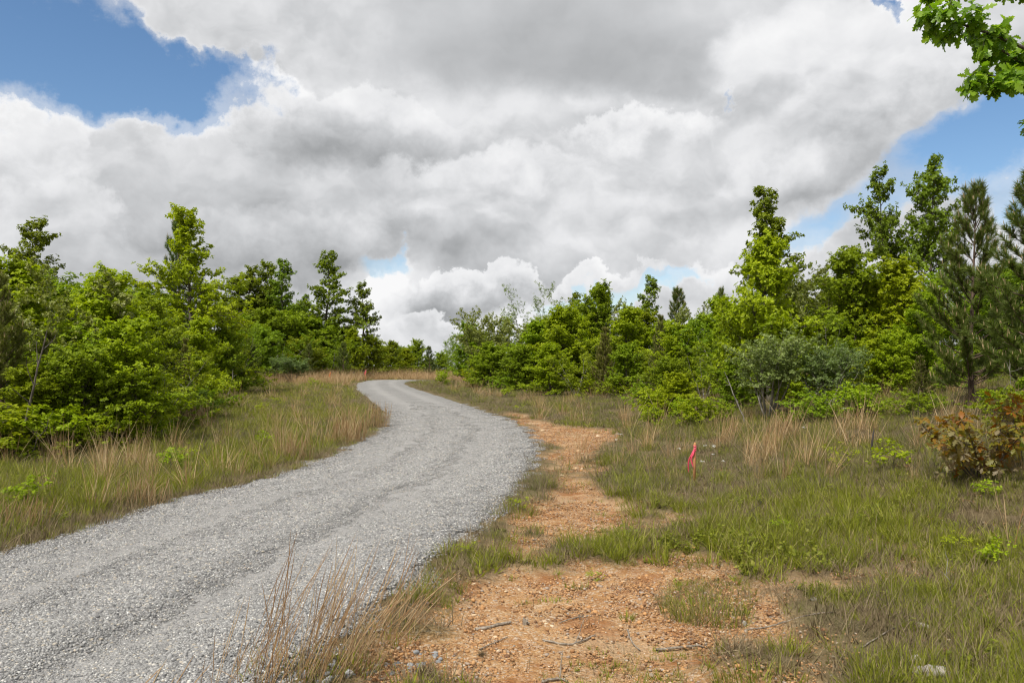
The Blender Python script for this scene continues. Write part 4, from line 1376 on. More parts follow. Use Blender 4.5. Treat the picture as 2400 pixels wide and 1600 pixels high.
M_GRAVEL = rnd_mat('limestone_chips', [(0.0, (0.145, 0.145, 0.145)), (0.22, (0.205, 0.204, 0.202)), (0.6, (0.285, 0.282, 0.277)), (0.86, (0.39, 0.388, 0.38)), (0.93, (0.38, 0.335, 0.27)), (1.0, (0.60, 0.60, 0.58))], 0.85, 60, 0.3, 0.4)
M_PEBBLE = rnd_mat('clay_pebbles', [(0.0, (0.16, 0.085, 0.045)), (0.3, (0.31, 0.165, 0.075)), (0.6, (0.43, 0.235, 0.10)), (0.85, (0.47, 0.30, 0.16)), (0.95, (0.30, 0.25, 0.21)), (1.0, (0.54, 0.45, 0.34))], 0.9, 50, 0.3, 0.4)
GRAV = [stone_patch(400 + i, 120, 0.15, (0.0045, 0.0105), M_GRAVEL) for i in range(8)]
PEB = [stone_patch(420 + i, 60, 0.17, (0.004, 0.012), M_PEBBLE) for i in range(8)]

R = np.random.default_rng(55)
n = 30000
x = R.uniform(-9.5, 2.5, n); y = 3.2 * (42 / 3.2) ** R.random(n)
sd = road_sd(x, y)
kp = (sd < 0.06 + 0.55 * (fbm(x, y, 2.0, 3, 333) - 0.42) * R.random(n)) & (np.abs(x) < 0.72 * y + 1.5)
x, y, sd = x[kp], y[kp], sd[kp]
z, t, tr = road_top(x, y)
z = np.where(sd > -0.12, np.maximum(z, terrain_z(x, y)), z)
kp = (R.random(len(x)) > 0.10 * np.clip(tr, 0, 1)) & (R.random(len(x)) > sstep(10, 40, y))
x, y, z, tr = x[kp], y[kp], z[kp], tr[kp]
s0 = R.uniform(0.75, 1.15, len(x)) * (1 - 0.34 * np.clip(tr, 0, 1)) * (1 + y / 40)
instancer('loose_gravel', np.stack([x, y, z - 0.003], 1), np.stack([np.zeros(len(x)), np.zeros(len(x)), R.random(len(x)) * 6.283], 1), np.stack([s0, s0, s0], 1), R.integers(0, 8, len(x)), GRAV,
          'loose grey crushed stone covering the road', 'gravel')
n = 14000
x = R.uniform(-2.5, 6.5, n); y = 3.2 * (30 / 3.2) ** R.random(n)
dmm = dirt_mask(x, y)
kp = (R.random(n) < dmm * (0.25 + 0.75 * sstep(0.38, 0.58, fbm(x, y, 1.3, 3, 123))) + 0.02) & (road_sd(x, y) > 0.02) & (np.abs(x) < 0.8 * y + 1.5)
x, y = x[kp], y[kp]
s0 = R.uniform(0.6, 1.25, len(x)) * (1 + y / 50)
instancer('earth_pebbles', np.stack([x, y, terrain_z(x, y) - 0.003], 1), np.stack([np.zeros(len(x)), np.zeros(len(x)), R.random(len(x)) * 6.283], 1), np.stack([s0, s0, s0], 1), R.integers(0, 8, len(x)), PEB,
          'orange clay pebbles strewn over the bare earth', 'pebbles')


# ------------------------------------------------------------------ single things in the open
def gz_at(x, y):
    return float(terrain_z(np.array([x]), np.array([y]))[0])


def spot(px, py):
    x, y = ground_at(px, py)
    return float(x), float(y), gz_at(x, y)


def thing(name, label, cat, loc, group=None, rotz=0.0):
    e = bpy.data.objects.new(name, None)
    COL.objects.link(e)
    e.empty_display_size = 0.1
    e.location = loc
    e.rotation_euler = (0, 0, rotz)
    tag(e, label, cat, group)
    return e


def plain_mat(name, col, rough=0.6, spec=0.3, trans=0.0, var=0.12):
    return rnd_mat(name, [(0, tuple(c * 0.94 for c in col)), (1, tuple(min(1, c * 1.06) for c in col))], rough, 25, var, 0.2, spec, trans)


M_STAKE = rnd_mat('stake_wood', [(0, (0.42, 0.20, 0.085)), (1, (0.50, 0.26, 0.12))], 0.8, 35, 0.25, 0.3)
M_PINK = plain_mat('flagging_pink', (0.95, 0.15, 0.25), 0.35, 0.4, 0.35, 0.05)
M_ORANGE = plain_mat('flagging_orange', (0.85, 0.22, 0.06), 0.4, 0.5, 0.30, 0.05)


def ribbon(points, widths, side, thick=0.0015):
    """a strip of tape with a little thickness"""
    P = np.array(points, float); n = len(P)
    S_ = np.array(side, float)
    S_ = unit(S_ if S_.ndim == 2 else np.tile(S_, (n, 1)))
    T_ = unit(np.gradient(P, axis=0)); N_ = unit(np.cross(T_, S_))
    w = np.array(widths)[:, None] * 0.5
    V = np.concatenate([P - S_ * w + N_ * thick, P + S_ * w + N_ * thick, P - S_ * w - N_ * thick, P + S_ * w - N_ * thick])
    Q = []
    for i in range(n - 1):
        a, b, c, d = i, n + i, 2 * n + i, 3 * n + i
        Q += [(a, b, b + 1, a + 1), (c, c + 1, d + 1, d), (a, a + 1, c + 1, c), (b, d, d + 1, b + 1)]
    return V, np.array(Q)


def stake(px, py, hgt, mat, label, tape=True, s=1.0):
    x, y, z = spot(px, py)
    e = thing('survey_stake', label, 'stake', (x, y, z), 'survey stakes')
    st = Soup()
    w, t = 0.019 * s, 0.009 * s
    pr = [(-w, -t, -0.12), (w, -t, -0.12), (w, t, -0.12), (-w, t, -0.12)]
    V = []
    for hz, k_, off in [(-0.12, 1, 0), (hgt * 0.5, 1, 0.006), (hgt - 0.025, 0.95, 0.014), (hgt, 0.45, 0.016)]:
        for a in pr:
            V.append((a[0] * k_ + off, a[1] * k_, hz))
    Q = []
    for r in range(3):
        for i in range(4):
            j = (i + 1) % 4
            Q.append((r * 4 + i, r * 4 + j, r * 4 + 4 + j, r * 4 + 4 + i))
    Q += [(0, 3, 2, 1), (12, 13, 14, 15)]
    st.add(np.array(V), np.array(Q))
    obj('post', st.mesh('post', M_STAKE), e)
    f = Soup()
    # loops round the top of the post, a knot and two loose ends
    a = np.linspace(0, 2 * math.pi, 13)
    for k_ in range(3):
        h0 = hgt - 0.055 * s - 0.038 * s * k_
        ring = np.stack([0.014 + np.cos(a) * 0.0215 * s, np.sin(a) * 0.0115 * s, h0 + 0.012 * s * np.sin(a + k_)], 1)
        f.add(*ribbon(ring, [0.030 * s] * 13, (0, 0, 1)))
    for ends in ([(0.0, -0.016, hgt - 0.11), (-0.028, -0.02, hgt - 0.16), (-0.05, -0.022, hgt - 0.20), (-0.072, -0.018, hgt - 0.24), (-0.088, -0.014, hgt - 0.30), (-0.090, -0.016, hgt - 0.38), (-0.085, -0.012, hgt - 0.44)],
                 [(0.0, -0.018, hgt - 0.12), (-0.020, -0.030, hgt - 0.19), (-0.045, -0.034, hgt - 0.23), (-0.050, -0.030, hgt - 0.27), (-0.032, -0.026, hgt - 0.32), (-0.020, -0.024, hgt - 0.36)]):
        E_ = np.array(ends)
        E_ = smooth3(E_)
        sd3 = np.stack([np.cos(np.linspace(0, 1.4, len(E_))), np.sin(np.linspace(0, 1.4, len(E_))) * 0.6, np.linspace(0.1, 0.3, len(E_))], 1)
        f.add(*ribbon(E_, np.linspace(0.030, 0.034, len(E_)) * s, sd3))
    kn = stone_mesh(777, 2, 0.8)
    f.add(kn[0] * 0.022 * s + np.array([-0.048, -0.026, hgt - 0.205]), T=kn[1])
    obj('flagging_tape', f.mesh('flagging_tape', mat, True), e)
    return e


def smooth3(p):
    p = np.array(p, float)
    for _ in range(2):
        q = np.empty((2 * len(p), 3))
        q[0] = p[0]; q[-1] = p[-1]
        q[1:-1:2] = 0.75 * p[:-1] + 0.25 * p[1:]; q[2:-1:2] = 0.25 * p[:-1] + 0.75 * p[1:]
        p = q
    return p


stake(1627, 1122, 0.60, M_PINK, 'wooden survey stake with pink flagging tape in the right meadow')
stake(857, 893, 0.95, M_PINK, 'distant pink-flagged stake at the far edge of the tan grass', s=1.5)
stake(774, 897, 0.85, M_ORANGE, 'distant orange-flagged stake left of the distant pink one', s=1.1)

# ---- young red-leaved oak near the right edge
R = np.random.default_rng(81)
x, y, z = spot(2290, 1130)
e = thing('red_oak_sapling', 'young oak sapling with red and bronze leaves at the right edge', 'sapling', (x, y, z - 0.02))
wood = Soup(); tips, tdir, tone = [], [], []
for i in range(9):
    a = 6.283 * i / 9 + R.normal(0, 0.3)
    spd = R.uniform(0.35, 1.25)
    p_ = bend_path((math.cos(a) * 0.03, math.sin(a) * 0.03, 0), (math.cos(a) * spd, math.sin(a) * spd, 1), R.uniform(0.75, 1.15), 7, R, 0.09, 0.02)
    wood.tube(p_, np.linspace(0.012, 0.004, 8), 5)
    for j in range(14):
        q = R.uniform(0.16, 1.0)
        b = np.array([np.interp(q, np.linspace(0, 1, 8), p_[:, c]) for c in range(3)])
        d = unit(unit(p_[-1] - p_[0]) * 0.5 + R.normal(0, 0.6, 3) + np.array([0, 0, 0.15]))
        t_ = bend_path(b, d, R.uniform(0.12, 0.32), 3, R, 0.15, 0.03)
        wood.tube(t_, [0.004, 0.003, 0.0025, 0.002], 3)
        hh_ = t_[-1][2]
        tips.append(t_[-1]); tdir.append(d); tone.append(np.clip(0.85 - 0.65 * (hh_ - 0.35) / 0.6 + R.normal(0, 0.2), 0, 1))
        tips.append(t_[1]); tdir.append(d); tone.append(np.clip(0.55 + R.normal(0, 0.25), 0, 1))
obj('stems', wood.mesh('stems', M_BARK, True), e)
P, L, N, S = rosettes(np.array(tips), np.array(tdir), R, 5, 0.105, 0.30, up=0.8)
obj('leaves', crown_mesh('leaves', P, L, N, S, LEAF_LOBED, M_RED, R, np.repeat(np.array(tone), 5)), e)

# ---- oak whose outer limb reaches into the upper right corner
e = thing('oak_tree', 'large-leaved oak reaching a limb into the upper right corner', 'tree', (8.3, 7.6, gz_at(8.3, 7.6) - 0.05))
O = np.array(e.location)
wood = Soup(); tips, tdir = [], []
R = np.random.default_rng(82)
tp = bend_path((0, 0, 0), (-0.02, 0, 1), 8.0, 10, R, 0.03, 0.02)
wood.tube(tp, 0.17 * (1 - 0.85 * np.linspace(0, 1, 11)), 9)


def oak_limb(start_h, pts_px, dist, dens, r0=0.035):
    """limb through points of the view at a given distance"""
    st = np.array([np.interp(start_h, tp[:, 2], tp[:, c]) for c in range(3)])
    w = [st]
    for (px, py) in pts_px:
        v = px_dir(px, py)
        w.append(np.array([0, 0, CAM_Z]) + v / v[1] * dist - O)
    w = smooth3(np.array(w))
    wood.tube(w, np.linspace(r0, 0.006, len(w)), 5)
    return w


def oak_twigs(w, q0, n, ln):
    s_ = np.linspace(0, 1, len(w))
    for i in range(n):
        q = q0 + (1 - q0) * (i + R.random()) / n
        b = np.array([np.interp(q, s_, w[:, c]) for c in range(3)])
        d = unit(unit(w[-1] - w[-4]) * 0.6 + R.normal(0, 0.55, 3) + np.array([0, 0, -0.12]))
        t_ = bend_path(b, d, R.uniform(0.4, 1.0) * ln, 4, R, 0.15, -0.02)
        wood.tube(t_, np.linspace(0.005, 0.002, 5), 3)
        for m_ in (2, 3, 4):
            tips.append(t_[m_]); tdir.append(d)


w1 = oak_limb(3.6, [(2560, 190), (2420, 120), (2300, 70), (2190, 40)], 7.7, 1)
oak_twigs(w1, 0.62, 24, 0.30)
w2 = oak_limb(3.4, [(2600, 240), (2480, 190), (2380, 140), (2310, 90)], 7.9, 1)
oak_twigs(w2, 0.55, 26, 0.34)
w3 = oak_limb(3.2, [(2600, 260), (2470, 220), (2380, 185), (2300, 175)], 7.6, 1, 0.025)
oak_twigs(w3, 0.6, 22, 0.24)
w4 = oak_limb(2.9, [(2620, 320), (2520, 290), (2440, 275)], 7.5, 1, 0.02)
oak_twigs(w4, 0.6, 9, 0.22)
w5 = oak_limb(4.2, [(2540, 40), (2420, -40), (2280, -60), (2200, -50)], 8.2, 1, 0.03)
oak_twigs(w5, 0.45, 26, 0.34)
# the rest of its crown, outside the picture
for i in range(26):
    az = R.uniform(-1.4, 1.9); h = R.uniform(3.2, 7.6)
    st = np.array([np.interp(h, tp[:, 2], tp[:, c]) for c in range(3)])
    b = bend_path(st, (math.cos(az), math.sin(az), R.uniform(0.1, 0.6)), R.uniform(1.2, 2.4) * (1.15 - 0.08 * h), 6, R, 0.1, 0.02)
    wood.tube(b, np.linspace(0.03, 0.006, 7), 4)
    oak_twigs(b, 0.25, 14, 0.45)
obj('trunk', wood.mesh('trunk', M_BARK, True), e)
P, L, N, S = rosettes(np.array(tips), np.array(tdir), R, 5, 0.125, 0.7, up=0.7, jit=0.4)
obj('crown', crown_mesh('crown', P, L, N, S, LEAF_OAK, M_BIG, R), e)


# ---- clumps of tall dry broom grass
M_STALK = rnd_mat('broom_stalk', [(0, (0.24, 0.135, 0.058)), (0.5, (0.38, 0.24, 0.12)), (1, (0.52, 0.39, 0.23))], 0.7, 30, 0.15, 0, 0.2, 0.2)


def sedge_clump(px, py, h, n, lean, label, green=0, seed=0, rad=0.14, w=0.0042, name='dry_grass_clump'):
    x, y, z = spot(px, py)
    R = np.random.default_rng(seed)
    e = thing(name, label, 'grass clump', (x, y, z - 0.01), 'clumps of tall dry grass')
    s_ = Soup()
    for i in range(n):
        a = R.random() * 6.283; r = rad * math.sqrt(R.random())
        ln = h * R.uniform(0.45, 1.0)
        d = np.array([lean[0] + R.normal(0, 0.16), lean[1] + R.normal(0, 0.16), 1.0])
        p_ = bend_path((math.cos(a) * r * 1.5, math.sin(a) * r, 0), d, ln, 6, R, 0.035, -0.03 * R.random())
        # a faint swelling where the seed head sits
        prof_ = np.array([1.0, 0.95, 0.9, 0.85, 1.25, 1.0, 0.2]) * w * 0.5 * R.uniform(0.7, 1.3)
        s_.tube(p_, prof_, 3, R.random())
        if R.random() < 0.5:
            q = p_[3]
            b = bend_path(q, unit(p_[4] - p_[3]) + R.normal(0, 0.35, 3), ln * 0.25, 3, R, 0.1, -0.03)
            s_.tube(b, np.array([1, 0.8, 0.6, 0.2]) * w * 0.4, 3, R.random())
    V, Q, r = blades(seed + 9, int(n * 0.8), rad * 1.2, (h * 0.15, h * 0.38), w * 1.5, 0.5, 1.0, None)
    s_.add(V, Q, rnd=r)
    obj('stems', s_.mesh('stems', M_STALK if y < 6 else M_SEDGE), e)
    if green:
        g = tuft('green_blades', M_GRASS, blades(seed + 5, green, rad * 1.25, (0.06, 0.20), 0.006, 0.5, 0.8, None))
        obj('green_blades', g, e)['kind'] = 'stuff'
    return e


sedge_clump(690, 1590, 0.86, 62, (0.34, 0.05), 'big tan grass clump leaning over the gravel in the foreground', 170, 1, 0.22, 0.0042)
sedge_clump(800, 1555, 0.84, 40, (0.46, 0.08), 'tan grass clump leaning right beside the big foreground clump', 150, 2, 0.18, 0.0040)
sedge_clump(560, 1640, 0.70, 20, (0.30, 0.0), 'few long tan stalks at the bottom edge over the gravel', 10, 3, 0.16, 0.0045)
sedge_clump(310, 1650, 0.5, 6, (0.42, 0.05), 'thin single tan stalks at the bottom left over the gravel', 0, 4, 0.12, 0.005)
sedge_clump(905, 1480, 0.62, 24, (0.85, 0.1), 'tan grass clump bent low towards the orange earth', 90, 5, 0.16, 0.0044)
sedge_clump(815, 1035, 0.62, 110, (0.12, 0), 'pale fan-shaped dry grass clump at the inside of the bend', 20, 6, 0.28, 0.010)
sedge_clump(880, 1000, 0.80, 70, (0.06, 0), 'tall reddish dry grass clump at the tip of the bend', 10, 7, 0.30, 0.009)
sedge_clump(1815, 1045, 0.75, 90, (0.30, 0), 'tan grass clump blown right before the grey shrub', 20, 8, 0.16, 0.007)
sedge_clump(1705, 1030, 0.60, 50, (0.28, 0), 'smaller tan grass clump left of the one before the grey shrub', 10, 9, 0.14, 0.007)
sedge_clump(1985, 1010, 0.55, 30, (0.25, 0), 'thin tan grass clump between grey shrub and red sapling', 10, 10, 0.12, 0.006)
sedge_clump(30, 1240, 0.42, 80, (0.20, 0.1), 'bleached low grass clump at the left edge by the gravel', 10, 11, 0.25, 0.005)
sedge_clump(330, 1185, 0.42, 80, (-0.05, 0.1), 'bleached grass clump on the left verge beside the road', 10, 12, 0.25, 0.005)
sedge_clump(690, 1075, 0.65, 60, (0.05, 0), 'rusty dry grass clump on the left verge before the bend', 10, 13, 0.22, 0.007)
sedge_clump(440, 985, 0.80, 80, (0.08, 0), 'tan grass clump at the corner of the left thicket', 10, 14, 0.4, 0.010)
sedge_clump(2367, 1290, 0.80, 3, (0.03, 0), 'single tall bleached stalk before the red sapling', 0, 15, 0.03, 0.008)

# ---- green grass clumps standing by themselves
def grass_clump(px, py, rx_, ry_, n, h, label, seed, dead=0.3):
    x, y, z = spot(px, py)
    s_ = Soup()
    V, Q, r = blades(seed, n, 1.0, h, 0.0065, 0.5, 0.8, None)
    off = (V.reshape(n, -1, 3)[:, :1, :] + V.reshape(n, -1, 3)[:, 1:2, :]) / 2
    V = (V.reshape(n, -1, 3) - off) + off * np.array([rx_, ry_, 1.0])
    wx, wy = off[:, 0, 0] * rx_ + x, off[:, 0, 1] * ry_ + y
    V[:, :, 2] += (terrain_z(wx, wy) - z)[:, None]
    s_.add(V.reshape(-1, 3), Q, rnd=r)
    e = thing('grass_clump', label, 'grass clump', (x, y, z - 0.005), 'green grass clumps on bare ground')
    obj('blades', s_.mesh('blades', M_GRASS), e)['kind'] = 'stuff'
    if dead:
        m_ = int(n * dead)
        V, Q, r = blades(seed + 1, m_, 1.0, (h[0] * 0.6, h[1] * 0.7), 0.005, 0.9, 0.7, None)
        off = (V.reshape(m_, -1, 3)[:, :1, :] + V.reshape(m_, -1, 3)[:, 1:2, :]) / 2
        V = (V.reshape(m_, -1, 3) - off) + off * np.array([rx_ * 1.05, ry_ * 1.05, 1.0])
        wx, wy = off[:, 0, 0] * rx_ + x, off[:, 0, 1] * ry_ + y
        V[:, :, 2] += (terrain_z(wx, wy) - z)[:, None]
        d_ = Soup(); d_.add(V.reshape(-1, 3), Q, rnd=r)
        obj('dead_blades', d_.mesh('dead_blades', M_LITTER), e)['kind'] = 'stuff'
    return e


grass_clump(1655, 1425, 0.32, 0.30, 520, (0.05, 0.15), 'wide green grass island in the middle of the bare earth', 301, 0.9)
grass_clump(1470, 1432, 0.05, 0.05, 46, (0.04, 0.10), 'tiny grass tuft left of the grass island', 302)
grass_clump(1350, 1362, 0.10, 0.05, 60, (0.03, 0.09), 'small grass tuft near the top of the bare earth', 303)
grass_clump(1270, 1395, 0.22, 0.05, 90, (0.02, 0.06), 'thin low strip of grass and moss on the bare earth', 304)
grass_clump(1220, 1195, 0.22, 0.25, 170, (0.08, 0.22), 'lush green clump at the road edge beside the wash', 305)
grass_clump(1075, 1300, 0.25, 0.20, 240, (0.06, 0.18), 'green clump at the road edge above the bent tan grass', 306, 0.5)
grass_clump(985, 1405, 0.20, 0.14, 200, (0.06, 0.17), 'green clump between the gravel and the bare earth', 307, 0.5)
grass_clump(1420, 1080, 0.55, 0.45, 160, (0.06, 0.16), 'weedy green patch at the right side of the wash', 308, 0.8)
grass_clump(1355, 1130, 0.45, 0.30, 120, (0.05, 0.14), 'grassy tongue reaching into the wash', 309, 0.9)
grass_clump(1780, 1585, 0.26, 0.14, 260, (0.06, 0.17), 'broad-bladed green clump at the bottom right of the bare earth', 310, 0.3)
grass_clump(1690, 1515, 0.03, 0.03, 26, (0.04, 0.10), 'lone grass sprig below the long thin stick', 311, 0)
grass_clump(1840, 1530, 0.16, 0.10, 160, (0.06, 0.16), 'green clump above the bottom right clump', 312, 0.4)
grass_clump(905, 985, 0.6, 0.9, 160, (0.04, 0.10), 'bright low weeds on the gravel at the tip of the bend', 313, 0)
grass_clump(1025, 982, 0.8, 0.35, 60, (0.03, 0.07), 'low green weeds in the middle of the gravel road', 314, 0)

# ---- leafy sprouts in the meadow
SPR = [(60, 1195, 0.42, 'sprout1', 'round leafy sprout near the left edge of the meadow'), (400, 1110, 0.45, 'sprout1', 'dark leafy sprout in the middle of left meadow'), (440, 1085, 0.40, 'sprout2', 'leafy sprout right behind the dark one in left meadow'),
       (622, 1045, 0.34, 'sprout1', 'bright yellow-green sprout alone in left meadow'), (650, 950, 0.42, 'sprout2', 'bright sprout pair\'s right plant in the far left meadow'), (610, 965, 0.42, 'sprout1', 'bright sprout pair\'s left plant in the far left meadow'),
       (520, 950, 0.45, 'sprout2', 'yellowish sprout at the edge of the left thicket'), (610, 895, 0.9, 'sprout1', 'dense round sprout before the tan grass band'), (735, 905, 0.6, 'sprout1', 'tiny bright sprout in the far left meadow'),
       (1187, 930, 0.62, 'sprout1', 'dark round sprout on the right verge beyond the orange wash'), (1150, 915, 0.5, 'sprout2', 'yellowish sprout on the far right verge'), (1465, 930, 0.6, 'sprout1', 'bright sprout in front of the right thicket'),
       (1405, 930, 0.55, 'sprout1', 'leafy sprout left of the bright one before the right thicket'), (1360, 940, 0.5, 'sprout2', 'low sprout farthest left before the right thicket'), (1300, 918, 0.5, 'sprout2', 'thin sprout before the low bright oak'),
       (1970, 1095, 0.38, 'sprout2', 'fern-like sprout in the right meadow'), (2095, 1105, 0.46, 'sprout1', 'bright leafy sprout left of the red sapling'), (2310, 1175, 0.26, 'sprout1', 'pale sprout at the foot of the red sapling'),
       (2330, 1330, 0.26, 'sprout1', 'bright green leafy sprout at the right edge'), (2240, 1300, 0.22, 'sprout2', 'low green sprout left of the one at the right edge'), (1830, 1250, 0.20, 'sprout2', 'dark sprout right of the bare earth'), (1215, 1190, 0.20, 'sprout2', 'dark leafy sprout at the road edge by the wash'),
       (1090, 1300, 0.16, 'sprout2', 'low spreading sprout at the road edge below the wash'), (1390, 1345, 0.12, 'sprout2', 'flat dark sprout on the bare earth'), (1215, 965, 0.35, 'sprout2', 'yellow-green sprout at the top of the orange wash'), (2400, 1090, 0.6, 'sprout1', 'green sprout right behind the red sapling')]
for i, (px, py, h, kd, lab) in enumerate(SPR):
    random.seed(9000 + i)
    x, y, z = spot(px, py)
    plant('sprout', kd, x, y, h, lab, 'sprout', 'leafy sprouts in the meadow', None, 1.35 if kd == 'sprout1' else 1.5, z, 0.02)

# ---- white flower heads in the right meadow
M_FLOWER = plain_mat('petals_white', (0.78, 0.78, 0.74), 0.7, 0.2, 0.3, 0.05)
M_STEM = plain_mat('flower_stem', (0.12, 0.17, 0.04), 0.7)
R = np.random.default_rng(91)
for i, (px, py) in enumerate([(1672, 1085), (1682, 1090), (1656, 1095), (1680, 1100), (1660, 1130), (1596, 1095), (1700, 1120), (1440, 1062), (1452, 1058), (1465, 1064), (1880, 1045), (1995, 1000)]):
    x, y, z = spot(px, py)
    f = thing('wildflower', 'small white flower head on a thin stem in the right meadow', 'flower', (x, y, z), 'white wildflowers')
    h = R.uniform(0.28, 0.42)
    s_ = Soup(); top = bend_path((0, 0, 0), (R.normal(0, 0.1), R.normal(0, 0.1), 1), h, 4, R, 0.06)
    s_.tube(top, np.linspace(0.003, 0.002, 5), 3)
    obj('stem', s_.mesh('stem', M_STEM), f)
    hd = Soup()
    for k_ in range(14):
        a = R.random() * 6.283; r = 0.032 * math.sqrt(R.random())
        c_ = top[-1] + np.array([r * math.cos(a), r * math.sin(a), R.normal(0, 0.006)])
        V, T = BASE_STONES[k_ % 12]
        hd.add(V * np.array([0.010, 0.010, 0.005]) + c_, T=T)
    obj('flower_head', hd.mesh('flower_head', M_FLOWER), f)

# ---- rocks
M_ROCKG = rnd_mat('rock_grey', [(0, (0.17, 0.18, 0.19)), (1, (0.36, 0.36, 0.355))], 0.9, 30, 0.35, 0.8)
M_ROCKT = rnd_mat('rock_tan', [(0, (0.40, 0.25, 0.13)), (1, (0.58, 0.46, 0.32))], 0.9, 30, 0.35, 0.8)
M_ROCKP = rnd_mat('rock_pale', [(0, (0.26, 0.235, 0.20)), (1, (0.34, 0.31, 0.27))], 0.9, 18, 0.45, 1.0)


def rock(px, py, size, mat, label, group=None, seed=0, flat=0.6, sub=2, name='rock', stretch=(1, 1)):
    x, y, z = spot(px, py)
    V, T = stone_mesh(seed, sub, flat, 0.2)
    V = V * np.array([stretch[0], stretch[1], 1]) * size
    me = mesh_np(name, V, T, mat, {'rnd': np.full(len(V), random.random())})
    o = obj(name, me, None, (x, y, z + size * flat * 0.28))
    o.rotation_euler = (random.uniform(-0.2, 0.2), random.uniform(-0.2, 0.2), random.random() * 6.28)
    return tag(o, label, 'rock', group)


random.seed(31)
for i in range(46):
    px = 700 + i * 7.5 + random.uniform(-22, 22)
    py = 1592 - (px - 700) * 0.27 + random.uniform(-16, 26)
    rock(px, py, random.uniform(0.014, 0.034), M_ROCKG, 'loose grey stone spilled from the road edge onto the earth', 'grey stones at the road edge', 600 + i % 16, 0.6, 1)
for i in range(40):
    px = random.uniform(960, 1850); py = random.uniform(1330, 1590)
    x_, y_ = ground_at(px, py)
    if dirt_mask(np.array([x_]), np.array([y_]))[0] < 0.5:
        continue
    rock(px, py, random.uniform(0.012, 0.026), M_ROCKT, 'small tan stone lying on the bare orange earth', 'tan stones on the bare earth', 620 + i % 16, 0.5, 1)
for i in range(22):
    px = random.uniform(1215, 1420); py = random.uniform(985, 1110)
    x_, y_ = ground_at(px, py)
    if dirt_mask(np.array([x_]), np.array([y_]))[0] < 0.5:
        continue
    rock(px, py, random.uniform(0.04, 0.09), M_ROCKT, 'broken clay stone in the orange wash', 'stones in the orange wash', 640 + i % 16, 0.5, 1)
rock(2185, 1588, 0.105, M_ROCKP, 'pale weathered boulder at the bottom right corner', None, 701, 0.45, 3, 'boulder', (1.25, 0.8))
rock(2150, 1560, 0.045, M_ROCKP, 'pale stone just above the boulder at bottom right', None, 702, 0.7, 2)
rock(2160, 1480, 0.055, M_ROCKP, 'pale stone in the grass above the boulder', None, 703, 0.5, 2)
rock(1908, 1413, 0.030, M_ROCKP, 'whitish stone at the right end of the bare earth', None, 704, 0.6, 2)
rock(1745, 1445, 0.028, M_ROCKP, 'white stone below the green island on the earth', None, 705, 0.8, 2)
rock(1068, 1550, 0.035, M_ROCKT, 'white-topped stone beside the dry root tuft', None, 706, 0.7, 2)
rock(1132, 1590, 0.055, M_ROCKT, 'flat tan slab at the bottom of the earth patch', None, 707, 0.35, 2, 'rock', (1.4, 0.7))

# ---- sticks, stump, dry root tuft
M_STICK = bark_mat('dead_wood', (0.13, 0.105, 0.08), (0.33, 0.285, 0.23), 30)


def stick(pts, r0, r1, label, seed, fork=False):
    R = np.random.default_rng(seed)
    w = []
    for px, py in pts:
        x, y, z = spot(px, py)
        w.append((x, y, z + r0 * 0.9 + 0.004))
    w = smooth3(np.array(w))
    w = w + R.normal(0, r0 * 0.25, w.shape)
    c = w[0].copy(); c[2] -= r0
    s_ = Soup()
    s_.tube(w - c, np.linspace(r0, r1, len(w)) * R.uniform(0.85, 1.15, len(w)), 6)
    if fork:
        k_ = len(w) // 2
        s_.tube(bend_path(w[k_] - c, w[k_ + 1] - w[k_] + R.normal(0, 0.01, 3) + np.array([0, 0.01, 0.012]), 0.16, 4, R, 0.2, -0.02), np.linspace(r0 * 0.6, r1 * 0.4, 5), 5)
    o = obj('stick', s_.mesh('stick', M_STICK, True), None, tuple(c))
    return tag(o, label, 'stick', 'dead sticks on the bare earth')


stick([(1115, 1452), (1150, 1450), (1195, 1444)], 0.012, 0.009, 'short thick stick with peeling bark near the dry stump', 1)
stick([(1540, 1500), (1600, 1495), (1660, 1490)], 0.010, 0.006, 'straight grey stick lying below the green island', 2)
stick([(1270, 1475), (1330, 1486), (1360, 1480), (1395, 1466)], 0.007, 0.004, 'wavy thin twig in the middle of the bare earth', 3, True)
stick([(1270, 1572), (1310, 1565), (1330, 1572)], 0.009, 0.005, 'curved dark stick near the bottom of the bare earth', 4, True)
stick([(1125, 1500), (1150, 1485), (1190, 1470)], 0.005, 0.003, 'thin pale twig below the thick stick', 5)
stick([(1470, 1455), (1478, 1480), (1500, 1498)], 0.006, 0.004, 'hooked twig left of the green island', 6)
stick([(1745, 1456), (1800, 1452), (1900, 1448), (1960, 1446)], 0.006, 0.004, 'long thin stick right of the green island', 7)
stick([(2020, 1525), (2100, 1480), (2180, 1440), (2290, 1400)], 0.005, 0.003, 'long dead stem lying across the grass at bottom right', 8, True)
stick([(1380, 1425), (1350, 1428), (1310, 1440)], 0.006, 0.003, 'bent twig beside the dry stump', 9)
for i, (px, py, h, lab) in enumerate([(1232, 1442, 0.075, 'short broken stump standing on the bare earth'), (1360, 1432, 0.06, 'thin dark stub standing right of the broken stump')]):
    x, y, z = spot(px, py)
    R = np.random.default_rng(40 + i)
    s_ = Soup(); r = 0.018 if i == 0 else 0.006
    s_.tube(bend_path((0, 0, -0.02), (-0.1, 0, 1), h, 4, R, 0.08), np.array([1.3, 1.0, 0.85, 0.7, 0.12]) * r, 7)
    for k_ in range(3 if i == 0 else 1):
        s_.tube(bend_path((0.01, 0, 0.01), (R.normal(0, 1), R.normal(0, 1), 0.3), 0.05, 3, R, 0.2, -0.1), np.linspace(r * 0.6, r * 0.2, 4), 5)
    o = obj('stump', s_.mesh('stump', M_STICK, True), None, (x, y, z))
    tag(o, lab, 'stump')
x, y, z = spot(1000, 1562)
